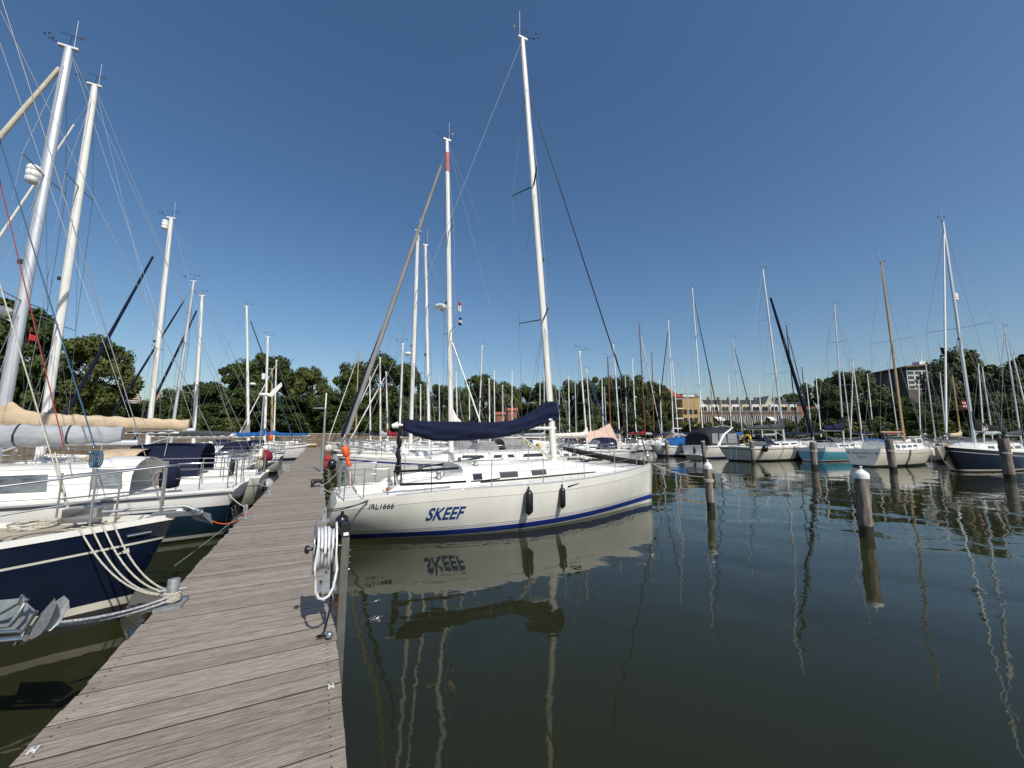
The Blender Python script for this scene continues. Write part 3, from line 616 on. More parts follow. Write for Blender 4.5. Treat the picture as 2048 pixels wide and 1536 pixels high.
# terrace of houses, each its own object
ang = math.atan2(98 - 96, 34.0)
def house(i, px0, px1, Y, wallm, up, gable, awn):
    a = W(px0, 850, Y); b = W(px1, 850, Y); w = b.x - a.x; z0 = 2.9; zg = W(px0, 823, Y).z; zu = W(px0, 808, Y).z; zr = W(px0, 797, Y).z + .2
    e = empty('terraced_house', (a.x + w / 2, Y, z0), 0, label='%s terraced house, %s from the left in the far terrace' % (('white-fronted', 'cream-fronted')[up is CREAMW] + (' gabled' if gable else '') + (' awninged' if awn else ''), ordn(i)), cat='house', group='terraced houses on the far shore')
    mb = MB(); mb.box((0, 3, (zg - z0) / 2 - .8), (w - .03, 6, zg - z0 + 1.6)); mb.build('ground_floor', BRICKB, e)
    mb = MB(); mb.box((0, -.05, zg - z0 - .1), (w - .02, .3, .55)); mb.build('balcony_parapet', BRICKB, e)
    mb = MB(); ring = []
    for q in range(9):
        x = -1 + q / 4; ring.append(Vector((x * w * .44, 0, 0 if q in (0, 8) else 0)))
    h = zu - zg; prof = [(-w * .40, 0), (-w * .40, h * .65), (-w * .33, h * .93), (-w * .2, h * 1.0), (w * .2, h * 1.0), (w * .33, h * .93), (w * .40, h * .65), (w * .40, 0)]
    mb.slab([(x, 1.2, zg - z0 + z) for x, z in prof], (0, 5, 0)); mb.build('upper_floor', up, e)
    for s in (-1, 1):
        m_ = MB(); x = s * w * .17; m_.slab([(x - .45, 1.17, zg - z0 + .35), (x + .45, 1.17, zg - z0 + .35), (x + .45, 1.17, zg - z0 + 1.25), (x, 1.17, zg - z0 + 1.6), (x - .45, 1.17, zg - z0 + 1.25)], (0, -.06, 0)); m_.build('window', GLB, e)
    m_ = MB(); m_.box((0, -.04, 2.7), (w * .86, .1, 3.3)); g = m_.build('glass_front', GLB, e)
    m_ = MB()
    for q in range(5): m_.box((-w * .42 + w * .84 * q / 4, -.11, 2.7), (.12, .08, 3.3))
    m_.build('frame', WHITEW, g)
    mb = MB(); hr = zr - z0
    if gable: mb.slab([(-w / 2, 3.2, zu - z0 - .3), (w / 2, 3.2, zu - z0 - .3), (0, 3.2, hr + .9)], (0, 6, 0)); mb.build('gable', CAPST, e)
    mb = MB(); b0 = zu - z0 - .6; mb.add([(-w / 2, 3.5, b0), (w / 2, 3.5, b0), (w / 2, 7, hr), (-w / 2, 7, hr), (w / 2, 10.5, b0), (-w / 2, 10.5, b0)], [(0, 1, 2, 3), (3, 2, 4, 5), (1, 4, 2), (0, 3, 5), (0, 5, 4, 1)])
    rf = mb.build('roof', ROOFD, e); m_ = MB(); m_.box((w * .4, 7, hr + .35), (.55, .7, .9)); m_.build('chimney', BRICKB, rf)
    if awn: m_ = MB(); m_.add([(-w * .3, -.2, 4.2), (w * .3, -.2, 4.2), (w * .34, -2.2, 3.4), (-w * .34, -2.2, 3.4)], [(0, 1, 2, 3)]); m_.add([(-w * .34, -2.2, 3.4), (w * .34, -2.2, 3.4), (w * .34, -2.2, 3.05), (-w * .34, -2.2, 3.05)], [(0, 1, 2, 3)]); m_.build('awning', WHITEW, e)
bx = [1402, 1424, 1447, 1468, 1490, 1510, 1530, 1547, 1568, 1587, 1606]
for i in range(10): house(i, bx[i], bx[i + 1], 112, BRICKB, CREAMW if i in (2, 4, 6, 8) else WHITEW, i in (0, 7), i in (1, 6))
# terrace deck in front
mb = MB(); a = W(1395, 858, 108); b = W(1622, 858, 108); mb.box(((a.x + b.x) / 2, 108.5, 1.7), (b.x - a.x, 6, 2.4)); thing('terrace_deck', mb, BEAM, 'dark retaining deck in front of the terraced houses', 'terrace')
mb = MB(); x = a.x
while x < b.x: mb.box((x, 105.4, 3.35), (.1, .1, .9)); x += 2
mb.box(((a.x + b.x) / 2, 105.4, 3.8), (b.x - a.x, .08, .1)); mb.box(((a.x + b.x) / 2, 105.4, 3.4), (b.x - a.x, .05, .05)); thing('fence', mb, CAPST, 'pale rail fence along the terrace edge', 'fence')
mb = MB(); p = W(1612, 850, 118); e = empty('brick_house', (p.x, 118, 2.9), label='red brick house at the right end of the terrace', cat='house')
MB().box((0, 3, 4), (5.5, 8, 8)).build('wall', BRICKR, e); MB().add([(-3, -1.2, 7.9), (3, -1.2, 7.9), (3, 3, 9.2), (-3, 3, 9.2), (3, 7.2, 7.9), (-3, 7.2, 7.9)], [(0, 1, 2, 3), (3, 2, 4, 5), (1, 4, 2), (0, 3, 5), (0, 5, 4, 1)]).build('roof', ROOFD, e)
# ochre apartment block
Y = 104; a = W(1343, 850, Y); b = W(1401, 850, Y); e = empty('apartment_block', (a.x, Y, 2.2), label='ochre apartment block with white balconies and a red roof slope', cat='building'); w = b.x - a.x; zt = W(1343, 797, Y).z - 2.2; zt2 = W(1343, 786, Y).z - 2.2
bwid = w * .42
MB().box((w * .71, 5, zt / 2 - .5), (w * .58, 10, zt + 1)).build('wall', OCHRE, e)
MB().box((w * .21, 6.5, zt / 2 - .5), (bwid, 8, zt + 1)).build('stair_wall', SHED, e)
for q in range(4): MB().box((w * .21, 1.2, 1.5 + q * (zt - 1.5) / 3), (bwid, 2.6, .28)).build('balcony_slab', WHITEW, e)
MB().box((.1, 1.2, zt / 2), (.25, 2.4, zt)).build('balcony_screen', WHITEW, e)
MB().add([(-.6, -.4, zt2 + 1.2), (w * .46, -.4, zt + .35), (w * .46, 9, zt + .35), (-.6, 9, zt2 + 1.2), (-.6, -.4, zt + .2), (-.6, 9, zt + .2)], [(0, 1, 2, 3), (0, 4, 1), (0, 3, 5, 4), (4, 5, 2, 1)]).build('roof', ROOFR, e)
MB().box((w * .70, 3, zt + .7), (w * .55, 5, 1.3)).build('penthouse', BRICKB, e)
m_ = MB(); m_.box((w * .68, .45, zt + .8), (w * .4, .2, .7)); m_.build('window', MINT, e)
for i in range(3):
    for j in range(3): m_ = MB(); m_.box((w * (.5 + .18 * j), -.04, 1.5 + i * 2.2), (.9, .12, 1.2)); m_.build('window', GLB, e)
# brown clubhouse on the right
Y = 84; a = W(1790, 800, Y); b = W(1925, 800, Y); z1 = W(1800, 736, Y).z; e = empty('clubhouse', (a.x, Y, 1.5), label='brown modern building with white window grid above the trees', cat='building'); w = b.x - a.x; H_ = z1 - 1.5
MB().add([(3.2, 0, 0), (w, 0, 0), (w, 10, 0), (0, 6, 0), (3.2, 0, H_), (w, 0, H_ + 1.2), (w, 10, H_ + 1.2), (0, 6, H_ - .8)], [(0, 1, 5, 4), (1, 2, 6, 5), (2, 3, 7, 6), (3, 0, 4, 7), (4, 5, 6, 7), (3, 2, 1, 0)]).build('wall', SHED, e)
MB().add([(2.7, -.7, H_), (w + .5, -.7, H_ + 1.25), (w + .5, 10, H_ + 1.25), (-.5, 6, H_ - .8), (2.7, -.7, H_ + .35), (w + .5, -.7, H_ + 1.6), (w + .5, 10, H_ + 1.6), (-.5, 6, H_ - .45)], [(0, 1, 5, 4), (1, 2, 6, 5), (2, 3, 7, 6), (3, 0, 4, 7), (4, 5, 6, 7), (3, 2, 1, 0)]).build('roof', BEAM, e)
for i in range(5):
    for j in range(4):
        x = 4 + i * 1.7; z = H_ - 1.1 - j * 1.05; m_ = MB(); m_.box((x, -.05, z), (1.62, .12, .98)); f = m_.build('window', WHITEW if (i + j) % 5 else MINT, e); m_ = MB(); m_.box((x, -.12, z), (1.34, .06, .70)); m_.build('pane', GLB if not (i > 2 and j == 2) else MINT, f)
m_ = MB(); c = W(1868, 729, Y); cx = c.x - a.x; m_.box((cx, 3, H_ + 1.3), (1.6, 1.6, 1.2)); m_.tube([(cx - .5, 3, H_ + 1.6), (cx - 1.2, 3, H_ + 4)], .09, 5); m_.tube([(cx + .5, 3, H_ + 1.6), (cx + .6, 3, H_ + 3.9)], .09, 5); m_.build('roof_unit', WHITEW, e)
# scaffolded church tower
Y = 170; c = W(260, 808, Y); zt = W(260, 764, Y).z; e = empty('church_tower', (c.x, Y, 2), label='distant church spire wrapped in white scaffolding', cat='church tower'); h = zt - 2; BRT = mat('tower_stone', (.40, .24, .19), .9, var=.2, vs=1)
mb = MB(); lev = [(3.4, 0), (3.4, h * .72), (2.6, h * .73), (2.6, h * .84), (1.7, h * .85), (1.7, h * .92), (.05, h)]; mb.lathe((0, 0, 0), lev, 8, smooth=False); mb.build('spire', BRT, e)
mb = MB()
for q in range(11):
    z = h * (.55 + .04 * q); r = 4.1 * (1 - max(0, (q - 2)) * .095)
    for k in range(8):
        a0 = k * math.pi / 4; a1 = a0 + math.pi / 4; mb.tube([(r * math.cos(a0), r * math.sin(a0), z), (r * math.cos(a1), r * math.sin(a1), z)], .16, 4); mb.tube([(r * math.cos(a0), r * math.sin(a0), z), (r * .95 * math.cos(a0), r * .95 * math.sin(a0), z + h * .04)], .09, 4)
mb.build('scaffolding', WHITEW, e)
c = W(316, 808, 172); mb = MB(); mb.lathe((c.x, 172, 2), [(1.2, 0), (1.2, W(316, 795, 172).z - 2), (.9, W(316, 794, 172).z - 2), (.05, W(316, 778, 172).z - 2)], 8, smooth=False); thing('turret', mb, BRT, 'slim distant turret right of the scaffolded spire', 'tower')
# small brick gatehouse behind the far masts
for (px0, px1, yt, lab) in ((993, 1010, 830, 'small brick shed seen through the far masts on the left'), (1016, 1034, 822, 'small brick shed with a pale lean-to seen through the far masts')):
    a = W(px0, 850, 88); b = W(px1, 850, 88); z = W(px0, yt, 88).z; e = empty('brick_shed', ((a.x + b.x) / 2, 88, 2), label=lab, cat='shed', group='sheds on the far shore')
    MB().box((0, 0, (z - 2) / 2), (b.x - a.x, 3, z - 2)).build('wall', BRICKR, e); MB().add([(-(b.x - a.x) / 2 - .2, -1.7, z - 2), ((b.x - a.x) / 2 + .2, -1.7, z - 2), ((b.x - a.x) / 2 + .2, 0, z - 1.3), (-(b.x - a.x) / 2 - .2, 0, z - 1.3), ((b.x - a.x) / 2 + .2, 1.7, z - 2), (-(b.x - a.x) / 2 - .2, 1.7, z - 2)], [(0, 1, 2, 3), (3, 2, 4, 5), (1, 4, 2), (0, 3, 5)]).build('roof', ROOFR, e)
# ------------------------------------------------------------------ boat frames
class Frame:
    def __init__(s, ox, oy, ang): s.o = Vector((ox, oy, 0)); s.a = ang; s.x = Vector((math.cos(ang), math.sin(ang), 0)); s.y = Vector((-s.x.y, s.x.x, 0))
    def pl(s, px, py, y0=0.):                     # local point of a pixel on the lengthwise plane y = y0
        a, b = ray(px, py); d = Vector((a, 1, 0)); Y = (y0 + s.o.dot(s.y)) / d.dot(s.y); w = d * Y
        return Vector(((w - s.o).dot(s.x), y0, HW + b * Y))
    def loc(s, w): w = Vector(w); return Vector(((w - s.o).dot(s.x), (w - s.o).dot(s.y), w.z))
    def wld(s, l): l = Vector(l); return s.o + s.x * l.x + s.y * l.y + Vector((0, 0, l.z))
def hull_text(h, par, body, x0, x1, z0, z1, side, m, shear=0., bold=0., name='lettering'):
    uv, fs = text_mesh(body, 1, shear, bold); vs = []
    for u, v in uv:
        x = (x0 + (x1 - x0) * u); z = z0 + (z1 - z0) * v; p = h.pt(h.t_of(x), z, side, .006); vs.append(p)
    if side > 0: fs = [tuple(reversed(f)) for f in fs]
    mb = MB(); mb.add(vs, fs); return mb.build(name, m, par)
ink = mat('name_blue', (.01, .045, .19), .4, var=.05); ink2 = mat('number_blue', (.02, .03, .07), .5, var=.05)
def fender(p, r, L, m, top, label, group, extra=0):
    mb = MB(); p = Vector(p)
    prof = [(.012, 0), (r * .35, .03), (r * .75, r * .55), (r, r * 1.1), (r, L - r * 1.1), (r * .75, L - r * .55), (r * .35, L - .03), (.02, L), (.02, L + .05)]
    mb.lathe(p, prof, 14); mb.tube([p + Vector((0, 0, L + .03)), Vector(top)], .007, 5, m=1)
    return thing('fender', mb, [m, WIREL], label, 'fender', group)
# ------------------------------------------------------------------ the white racing yacht
FS = Frame(.354, 11.02, TH); hs = Hull(9.6, 3.42, .87, 1.03, 1.24, tw=.66, rb=.10, rs=.30, e=1.9, ks=.72, kb=.5, kse=6)
sk = empty('sailing_yacht', FS.o, FS.a, label='white racing yacht SKEEF with navy sail cover and blue waterline stripe', cat='sailing yacht')
HULLW = mat('hull_aged_white', (.78, .765, .70), .22, var=.05, vs=1.6, coat=.4, stretch=(1.2, 1.2, .4)); BOWST = mat('hull_lower_white', (.60, .59, .54), .35, var=.08, vs=2)
make_hull(hs, sk, [(-.35, -.35, 3), (-.01, .10, 1), (.10, .25, 0), (.125, .275, 1), (.135, .285, 0), (.165, .315, 1), (.175, .325, 0), (-10.20, -10.20, 2), (-10.19, -10.19, 0)], [HULLW, ROYAL, GREYP, BOWST], 0, n=40, cock=(-4.4, -2.1, .62, .42), rail=None)
mb = MB()
for side in (1, -1):
    ts = [.26 + .74 * i / 30 for i in range(31)]; mb.loft([[hs.pt(t, hs.sheer(t), side) + Vector((0, side * a, b)) for a, b in ((-.02, -.03), (-.02, .028), (-.05, .028), (-.05, -.03))] for t in ts], 0, True, False)
mb.build('toe_rail', ALU, sk)
cab, CP_, sec, cbase = cabin(hs, sk, -2.1, 3.3, 1.02, .42, .43, slope=2.3, hf=.36, front=.02, tumble=.2)
def cab_panel(px0, px1, y0, y1, m, nm='window'):
    a = FS.pl(px0, y0, -.95); b = FS.pl(px1, y1, -.95)
    for side in (1, -1):
        mb = MB()
        xs = [a.x + (b.x - a.x) * i / 4 for i in range(5)]
        mb.loft([[Vector((CP_(x, k, side).x, CP_(x, k, side).y + side * o, CP_(x, k, side).z)) for k, o in ((.3, .006), (.62, .006), (.62, .02), (.3, .02))] for x in xs], 0, True, False, True); mb.build(nm, m, sk)
cab_panel(1004, 1042, 955, 944, CDGREY); cab_panel(1072, 1103, 946, 938, CDGREY); cab_panel(947, 966, 962, 955, GLASS)
for side in (1, -1): mb = MB(); mb.tube([CP_(x, .16, side) + Vector((0, side * .02, 0)) for x in (-1.7, -1, 0, 1, 2)], .02, 6); mb.build('grab_rail', BLACK, sk)
# companionway, hatches, deck gear
MB().box((-1.2, 0, cbase(-1.2) + .47), (1.1, .62, .04)).build('companion_hatch', WHITE, sk); MB().box((-2.02, 0, cbase(-2) + .1), (.03, .58, .6)).build('washboard', CLEARW, sk)
MB().box((2.3, 0, cbase(2.3) + .33), (.5, .5, .05)).build('foredeck_hatch', GLASS, sk); MB().box((1.7, .0, cbase(1.7) + .4), (.35, .35, .04)).build('cabin_hatch', GLASS, sk)
for s in (1, -1):
    mb = MB(); mb.add([(-3.9, s * .66, hs.sheer(.1) - .02), (-1.95, s * .7, hs.sheer(.3)), (-1.95, s * 1.12, hs.sheer(.3)), (-3.9, s * .98, hs.sheer(.1) - .02), (-3.6, s * .7, hs.sheer(.1) + .15), (-1.95, s * .74, hs.sheer(.3) + .30), (-1.95, s * 1.0, hs.sheer(.3) + .28), (-3.6, s * .86, hs.sheer(.1) + .15)],
        [(0, 1, 5, 4), (1, 2, 6, 5), (2, 3, 7, 6), (3, 0, 4, 7), (4, 5, 6, 7)] if s > 0 else [(4, 5, 1, 0), (5, 6, 2, 1), (6, 7, 3, 2), (7, 4, 0, 3), (7, 6, 5, 4)]); mb.build('coaming', WHITE, sk)
    mb = MB(); mb.lathe((-2.7, s * .9, hs.sheer(.2) + .20), [(.085, 0), (.085, .05), (.06, .06), (.055, .12), (.07, .14), (.07, .17), (.02, .18)], 12); mb.build('winch', GALV, sk)
    mb = MB(); mb.lathe((-1.7, s * .62, cbase(-1.7) + .43), [(.065, 0), (.065, .04), (.045, .05), (.045, .1), (.055, .12), (.02, .13)], 12); mb.build('winch', GALV, sk)
mb = MB(); mb.lathe((-3.35, 0, .9), [(.07, -.4), (.07, .2), (.03, .25)], 8); mb.build('steering_pedestal', WHITE, sk)
mb = MB(); mb.tube([(-3.45, .42 * math.cos(a), 1.15 + .42 * math.sin(a)) for a in [i * math.pi / 12 for i in range(25)]], .014, 6)
for a in range(5): mb.tube([(-3.45, 0, 1.15), (-3.45, .42 * math.cos(a * 1.2566), 1.15 + .42 * math.sin(a * 1.2566))], .007, 4)
mb.build('steering_wheel', BLACK, sk)
ventm = MB(); ventm.lathe((-.55, .15, cbase(-.5) + .42), [(.09, 0), (.1, .05), (.11, .12), (.08, .2), (.01, .23)], 12); ventm.build('cowl_vent', WHITE, sk)
rails(hs, sk, .05, .87, .60, 7, .011)
for (p0, p1, r) in (((787, 943), (917, 936), .024), ((800, 969), (932, 963), .026), ((942, 963), (1000, 957), .016)):
    a = FS.pl(*p0, -1.42); b = FS.pl(*p1, -1.5); mb = MB(); mb.tube([a, a.lerp(b, .5) - Vector((0, 0, .01)), b], r, 8); mb.build('lifeline_pad', CBLACK, sk)
a = FS.pl(850, 928, 1.2); mb = MB(); mb.tube([FS.pl(845, 934, 1.3), FS.pl(960, 916, 1.3)], .024, 8); mb.build('lifeline_pad', CBLACK, sk)
Ym = 11.9; topS = FS.loc(W(1045, 78, 11.05)); mast, at = rig(hs, sk, .97, 1.45, topS, ALW, .10, spr=(.31, .625), sprw=.95, sweep=.42, det=3, jib=(BLACK, .03, .99), jr=.017, frac=.885, sr=.02, shx=.75)
for i, dy in enumerate((.06, -.05, .10)):
    mb = MB(); mb.tube([at(.02) + Vector((.10, dy, 0)), at(.97 - i * .2) + Vector((.07, dy * .5, 0))], .006, 4, caps=False); mb.build('halyard', WIREL, sk)
# boom, cover, vang
bA = FS.pl(1110, 857); bB = FS.pl(796, 850); mb = MB(); mb.tube([bA, bA.lerp(bB, .2), bA.lerp(bB, .25), bB], [.07, .07, .045, .045], 10, flat=.7); bo = mb.build('boom', ALW, sk); mb = MB(); mb.tube([bB, bB + Vector((-.14, 0, -.03))], [.085, .05], 10); mb.build('boom_end', WHITE, bo)
st = [(806, 838, 852, .05), (813, 838, 862, .10), (840, 842, 874, .14), (870, 843, 882, .16), (910, 843, 882, .17), (950, 844, 880, .17), (990, 844, 877, .17), (1020, 841, 872, .17), (1045, 832, 864, .17), (1065, 820, 857, .17), (1085, 806, 849, .16), (1098, 800, 844, .14), (1110, 803, 841, .12), (1117, 809, 840, .07)]
big = []
for i in range((len(st) - 1) * 8 + 1):
    k, f = divmod(i, 8); f /= 8; a = st[k]; b = st[min(k + 1, len(st) - 1)]; px, y0, y1, w = [a[q] + (b[q] - a[q]) * f for q in range(4)]
    t_ = FS.pl(px, y0); b_ = FS.pl(px, y1); c = (t_ + b_) / 2; hh = (t_.z - b_.z) / 2; ring = []
    for j in range(32):
        an = 2 * math.pi * j / 32; s_ = math.sin(an); yy = w * math.cos(an) * (1 - .45 * max(0, s_)); zq = hh * (abs(s_) ** .8) * (1 if s_ > 0 else -1)
        fold = .024 * math.sin(c.x * 2.6 + zq * 24) + .015 * math.sin(c.x * 5 - zq * 38) + .009 * math.sin(c.x * 15 + zq * 7)
        ring.append(Vector((c.x + .03 * math.sin(zq * 9), yy + (fold if math.cos(an) > 0 else -fold) * (1 if abs(s_) < .95 else .3), c.z + zq)))
    big.append(ring)
mb = MB(); mb.loft(big, 0, True, True, True); mb.build('sail_cover', mat('canvas_navy_hero', (.006, .011, .036), .85, var=.15, vs=2.2, bump=.25, bs=6, spec=.2), sk)
mb = MB(); q = FS.pl(1101, 839, -.17); mb.box(q, (.12, .008, .045)); mb.build('cover_label', WHITE, sk)
mb = MB(); mb.tube([FS.pl(1034, 868), FS.pl(1101, 914)], .032, 8); mb.build('boom_vang', ALU, sk); mb = MB(); mb.tube([FS.pl(1040, 878, -.06), FS.pl(1098, 916, -.06)], .012, 6); mb.build('vang_tackle', mat('rope_yellow', (.55, .45, .08), .8), sk)
# dark mainsheet bundle hanging from the boom end
mb = MB(); a = FS.pl(799, 850); n_ = 12; mb.tube([Vector((a.x + .02 * math.sin(i * 1.7), .03 * math.cos(i), a.z - .02 - (a.z - 1.25) * i / n_)) for i in range(n_ + 1)], [.05 + .022 * math.sin(i * 1.9) for i in range(n_ + 1)], 8); mb.build('mainsheet', CBLACK, sk)
mb = MB(); mb.tube([FS.pl(799, 900), FS.pl(806, 985, -.3)], .012, 5); mb.tube([FS.pl(797, 900), FS.pl(790, 983, .3)], .012, 5); mb.build('mainsheet_tail', ROPEK, sk)
# headsail bag on the foredeck
a = FS.pl(1128, 897, 0); b = FS.pl(1306, 928, 0); mb = MB(); mb.tube([a + (b - a) * (i / 10) - Vector((0, 0, .05 * math.sin(math.pi * i / 10))) for i in range(11)], [.05, .075, .08, .082, .085, .085, .085, .08, .085, .08, .06], 10); mb.build('headsail_bag', CBLACK, sk)
for px in (1160, 1262): a = FS.pl(px, 905); mb = MB(); mb.tube([(a.x, .0, hs.fb - .05), (a.x, .0, a.z)], .012, 5); mb.build('bag_strop', STEEL, sk)
hull_text(hs, sk, 'SKEEF', FS.pl(862, 1025, -1.6).x, FS.pl(937, 1020, -1.66).x, .38, .66, -1, ink, .28, .022)
hull_text(hs, sk, 'IRL1666', FS.pl(742, 1005, -1.2).x, FS.pl(792, 1003, -1.35).x, .69, .80, -1, ink2, 0, .012)
# black streak under the second fender
mb = MB(); 
for i in range(6):
    pass
xa = FS.pl(1128, 974, -1.45).x; xb = FS.pl(1150, 969, -1.4).x
mb.add([hs.pt(hs.t_of(xa), .90, -1, .006), hs.pt(hs.t_of(xb), .97, -1, .006), hs.pt(hs.t_of(xb), .985, -1, .006), hs.pt(hs.t_of(xa), .945, -1, .006)], [(0, 1, 2, 3)]); mb.build('vent_slot', BLACK, sk)
# stern ladder, cushion bundle and rope coils
mb = MB()
for s in (.12, -.12): mb.tube([(-4.72, s + .55, .95), (-4.78, s + .55, 1.5)], .012, 5)
for z in (1.0, 1.15, 1.3, 1.45): mb.tube([(-4.74, .43, z), (-4.74, .67, z)], .01, 5)
mb.build('boarding_ladder', STEEL, sk)
def coil(par, c, r, m, n=5, ax='y', seed=1, tr=.009, name='rope_coil', w=.03):
    rnd = random.Random(seed); mb = MB()
    for k in range(n):
        pts = []
        for i in range(17):
            a = 2 * math.pi * i / 16; rr = r * (1 + rnd.uniform(-.08, .08)); off = (k - n / 2) * w / n * 2
            pts.append(Vector(c) + (Vector((rr * .7 * math.cos(a), off, rr * 1.2 * math.sin(a))) if ax == 'y' else Vector((off, rr * .7 * math.cos(a), rr * 1.2 * math.sin(a))) if ax == 'x' else Vector((rr * math.cos(a), rr * math.sin(a), .01 + k * .012))))
        mb.tube(pts, tr, 5, caps=False)
    if par is None: return mb
    return mb.build(name, m, par)
coil(sk, FS.pl(945, 935, -.5) + Vector((0, 0, -.02)), .14, mat('rope_green', (.30, .40, .30), .8), 5, 'y', 3, .01); coil(sk, (-3.7, -.75, .97), .11, mat('rope_rust', (.40, .16, .10), .8), 5, 'z', 4, .010); coil(sk, (4.45, -.1, 1.32), .14, ROPEW, 5, 'y', 5)
# fenders, danbuoy
FD = 'black fenders on the white racing yacht'
for (px, y0, y1, r, lab) in ((1058, 978, 1031, .098, 'black fender on the side of SKEEF, the larger one just below the mast'), (1125, 973, 1018, .078, 'slimmer black fender on the side of SKEEF, nearer to its bow')):
    x = FS.pl(px, 1000, -1.5).x; t = hs.t_of(x); hp = hs.pt(t, .5, -1, r + .05); a = FS.pl(px, y1, hp.y); b = FS.pl(px, y0, hp.y)
    p0 = FS.wld((a.x, hp.y, a.z)); tp = hs.pt(t, hs.sheer(t) + .0, -1, -.05); fender(p0, r, b.z - a.z, RUBK, FS.wld((tp.x, tp.y, tp.z + .58)), lab, FD)
a = W(689, 893, 9.75); b = W(699, 933, 9.75); e = empty('danbuoy', (b.x, b.y, .9), label='orange danbuoy standing on the stern rail of SKEEF', cat='danbuoy'); d = (a - b); o = Vector((b.x, b.y, .9)); b2 = b - o
mb = MB(); mb.lathe(b2, [(.02, 0), (.055, .02), (.055, .11), (.045, .125), (.045, .14), (.055, .155), (.055, .23), (.04, .25)], 10, axis=d); mb.lathe(b2 + d.normalized() * .25, [(.03, 0), (.085, .02), (.085, .24), (.05, .27)], 12, axis=d); mb.build('float', ORANGE, e)
mb = MB(); mb.tube([b2 + Vector((.08, 0, -.75)), b2], .02, 6); mb.tube([b2 + d.normalized() * .5, b2 + d.normalized() * .62], .015, 5); mb.build('pole', mat('pole_pink', (.62, .42, .38), .5), e)
# mooring lines of the yacht
def line(pts, r, m, label, group='mooring lines', cat='rope', name='mooring_line'):
    mb = MB(); mb.tube(pts, r, 6, caps=True); return thing(name, mb, m, label, cat, group)
BOLL = lambda px, py: G(px, py, .6)
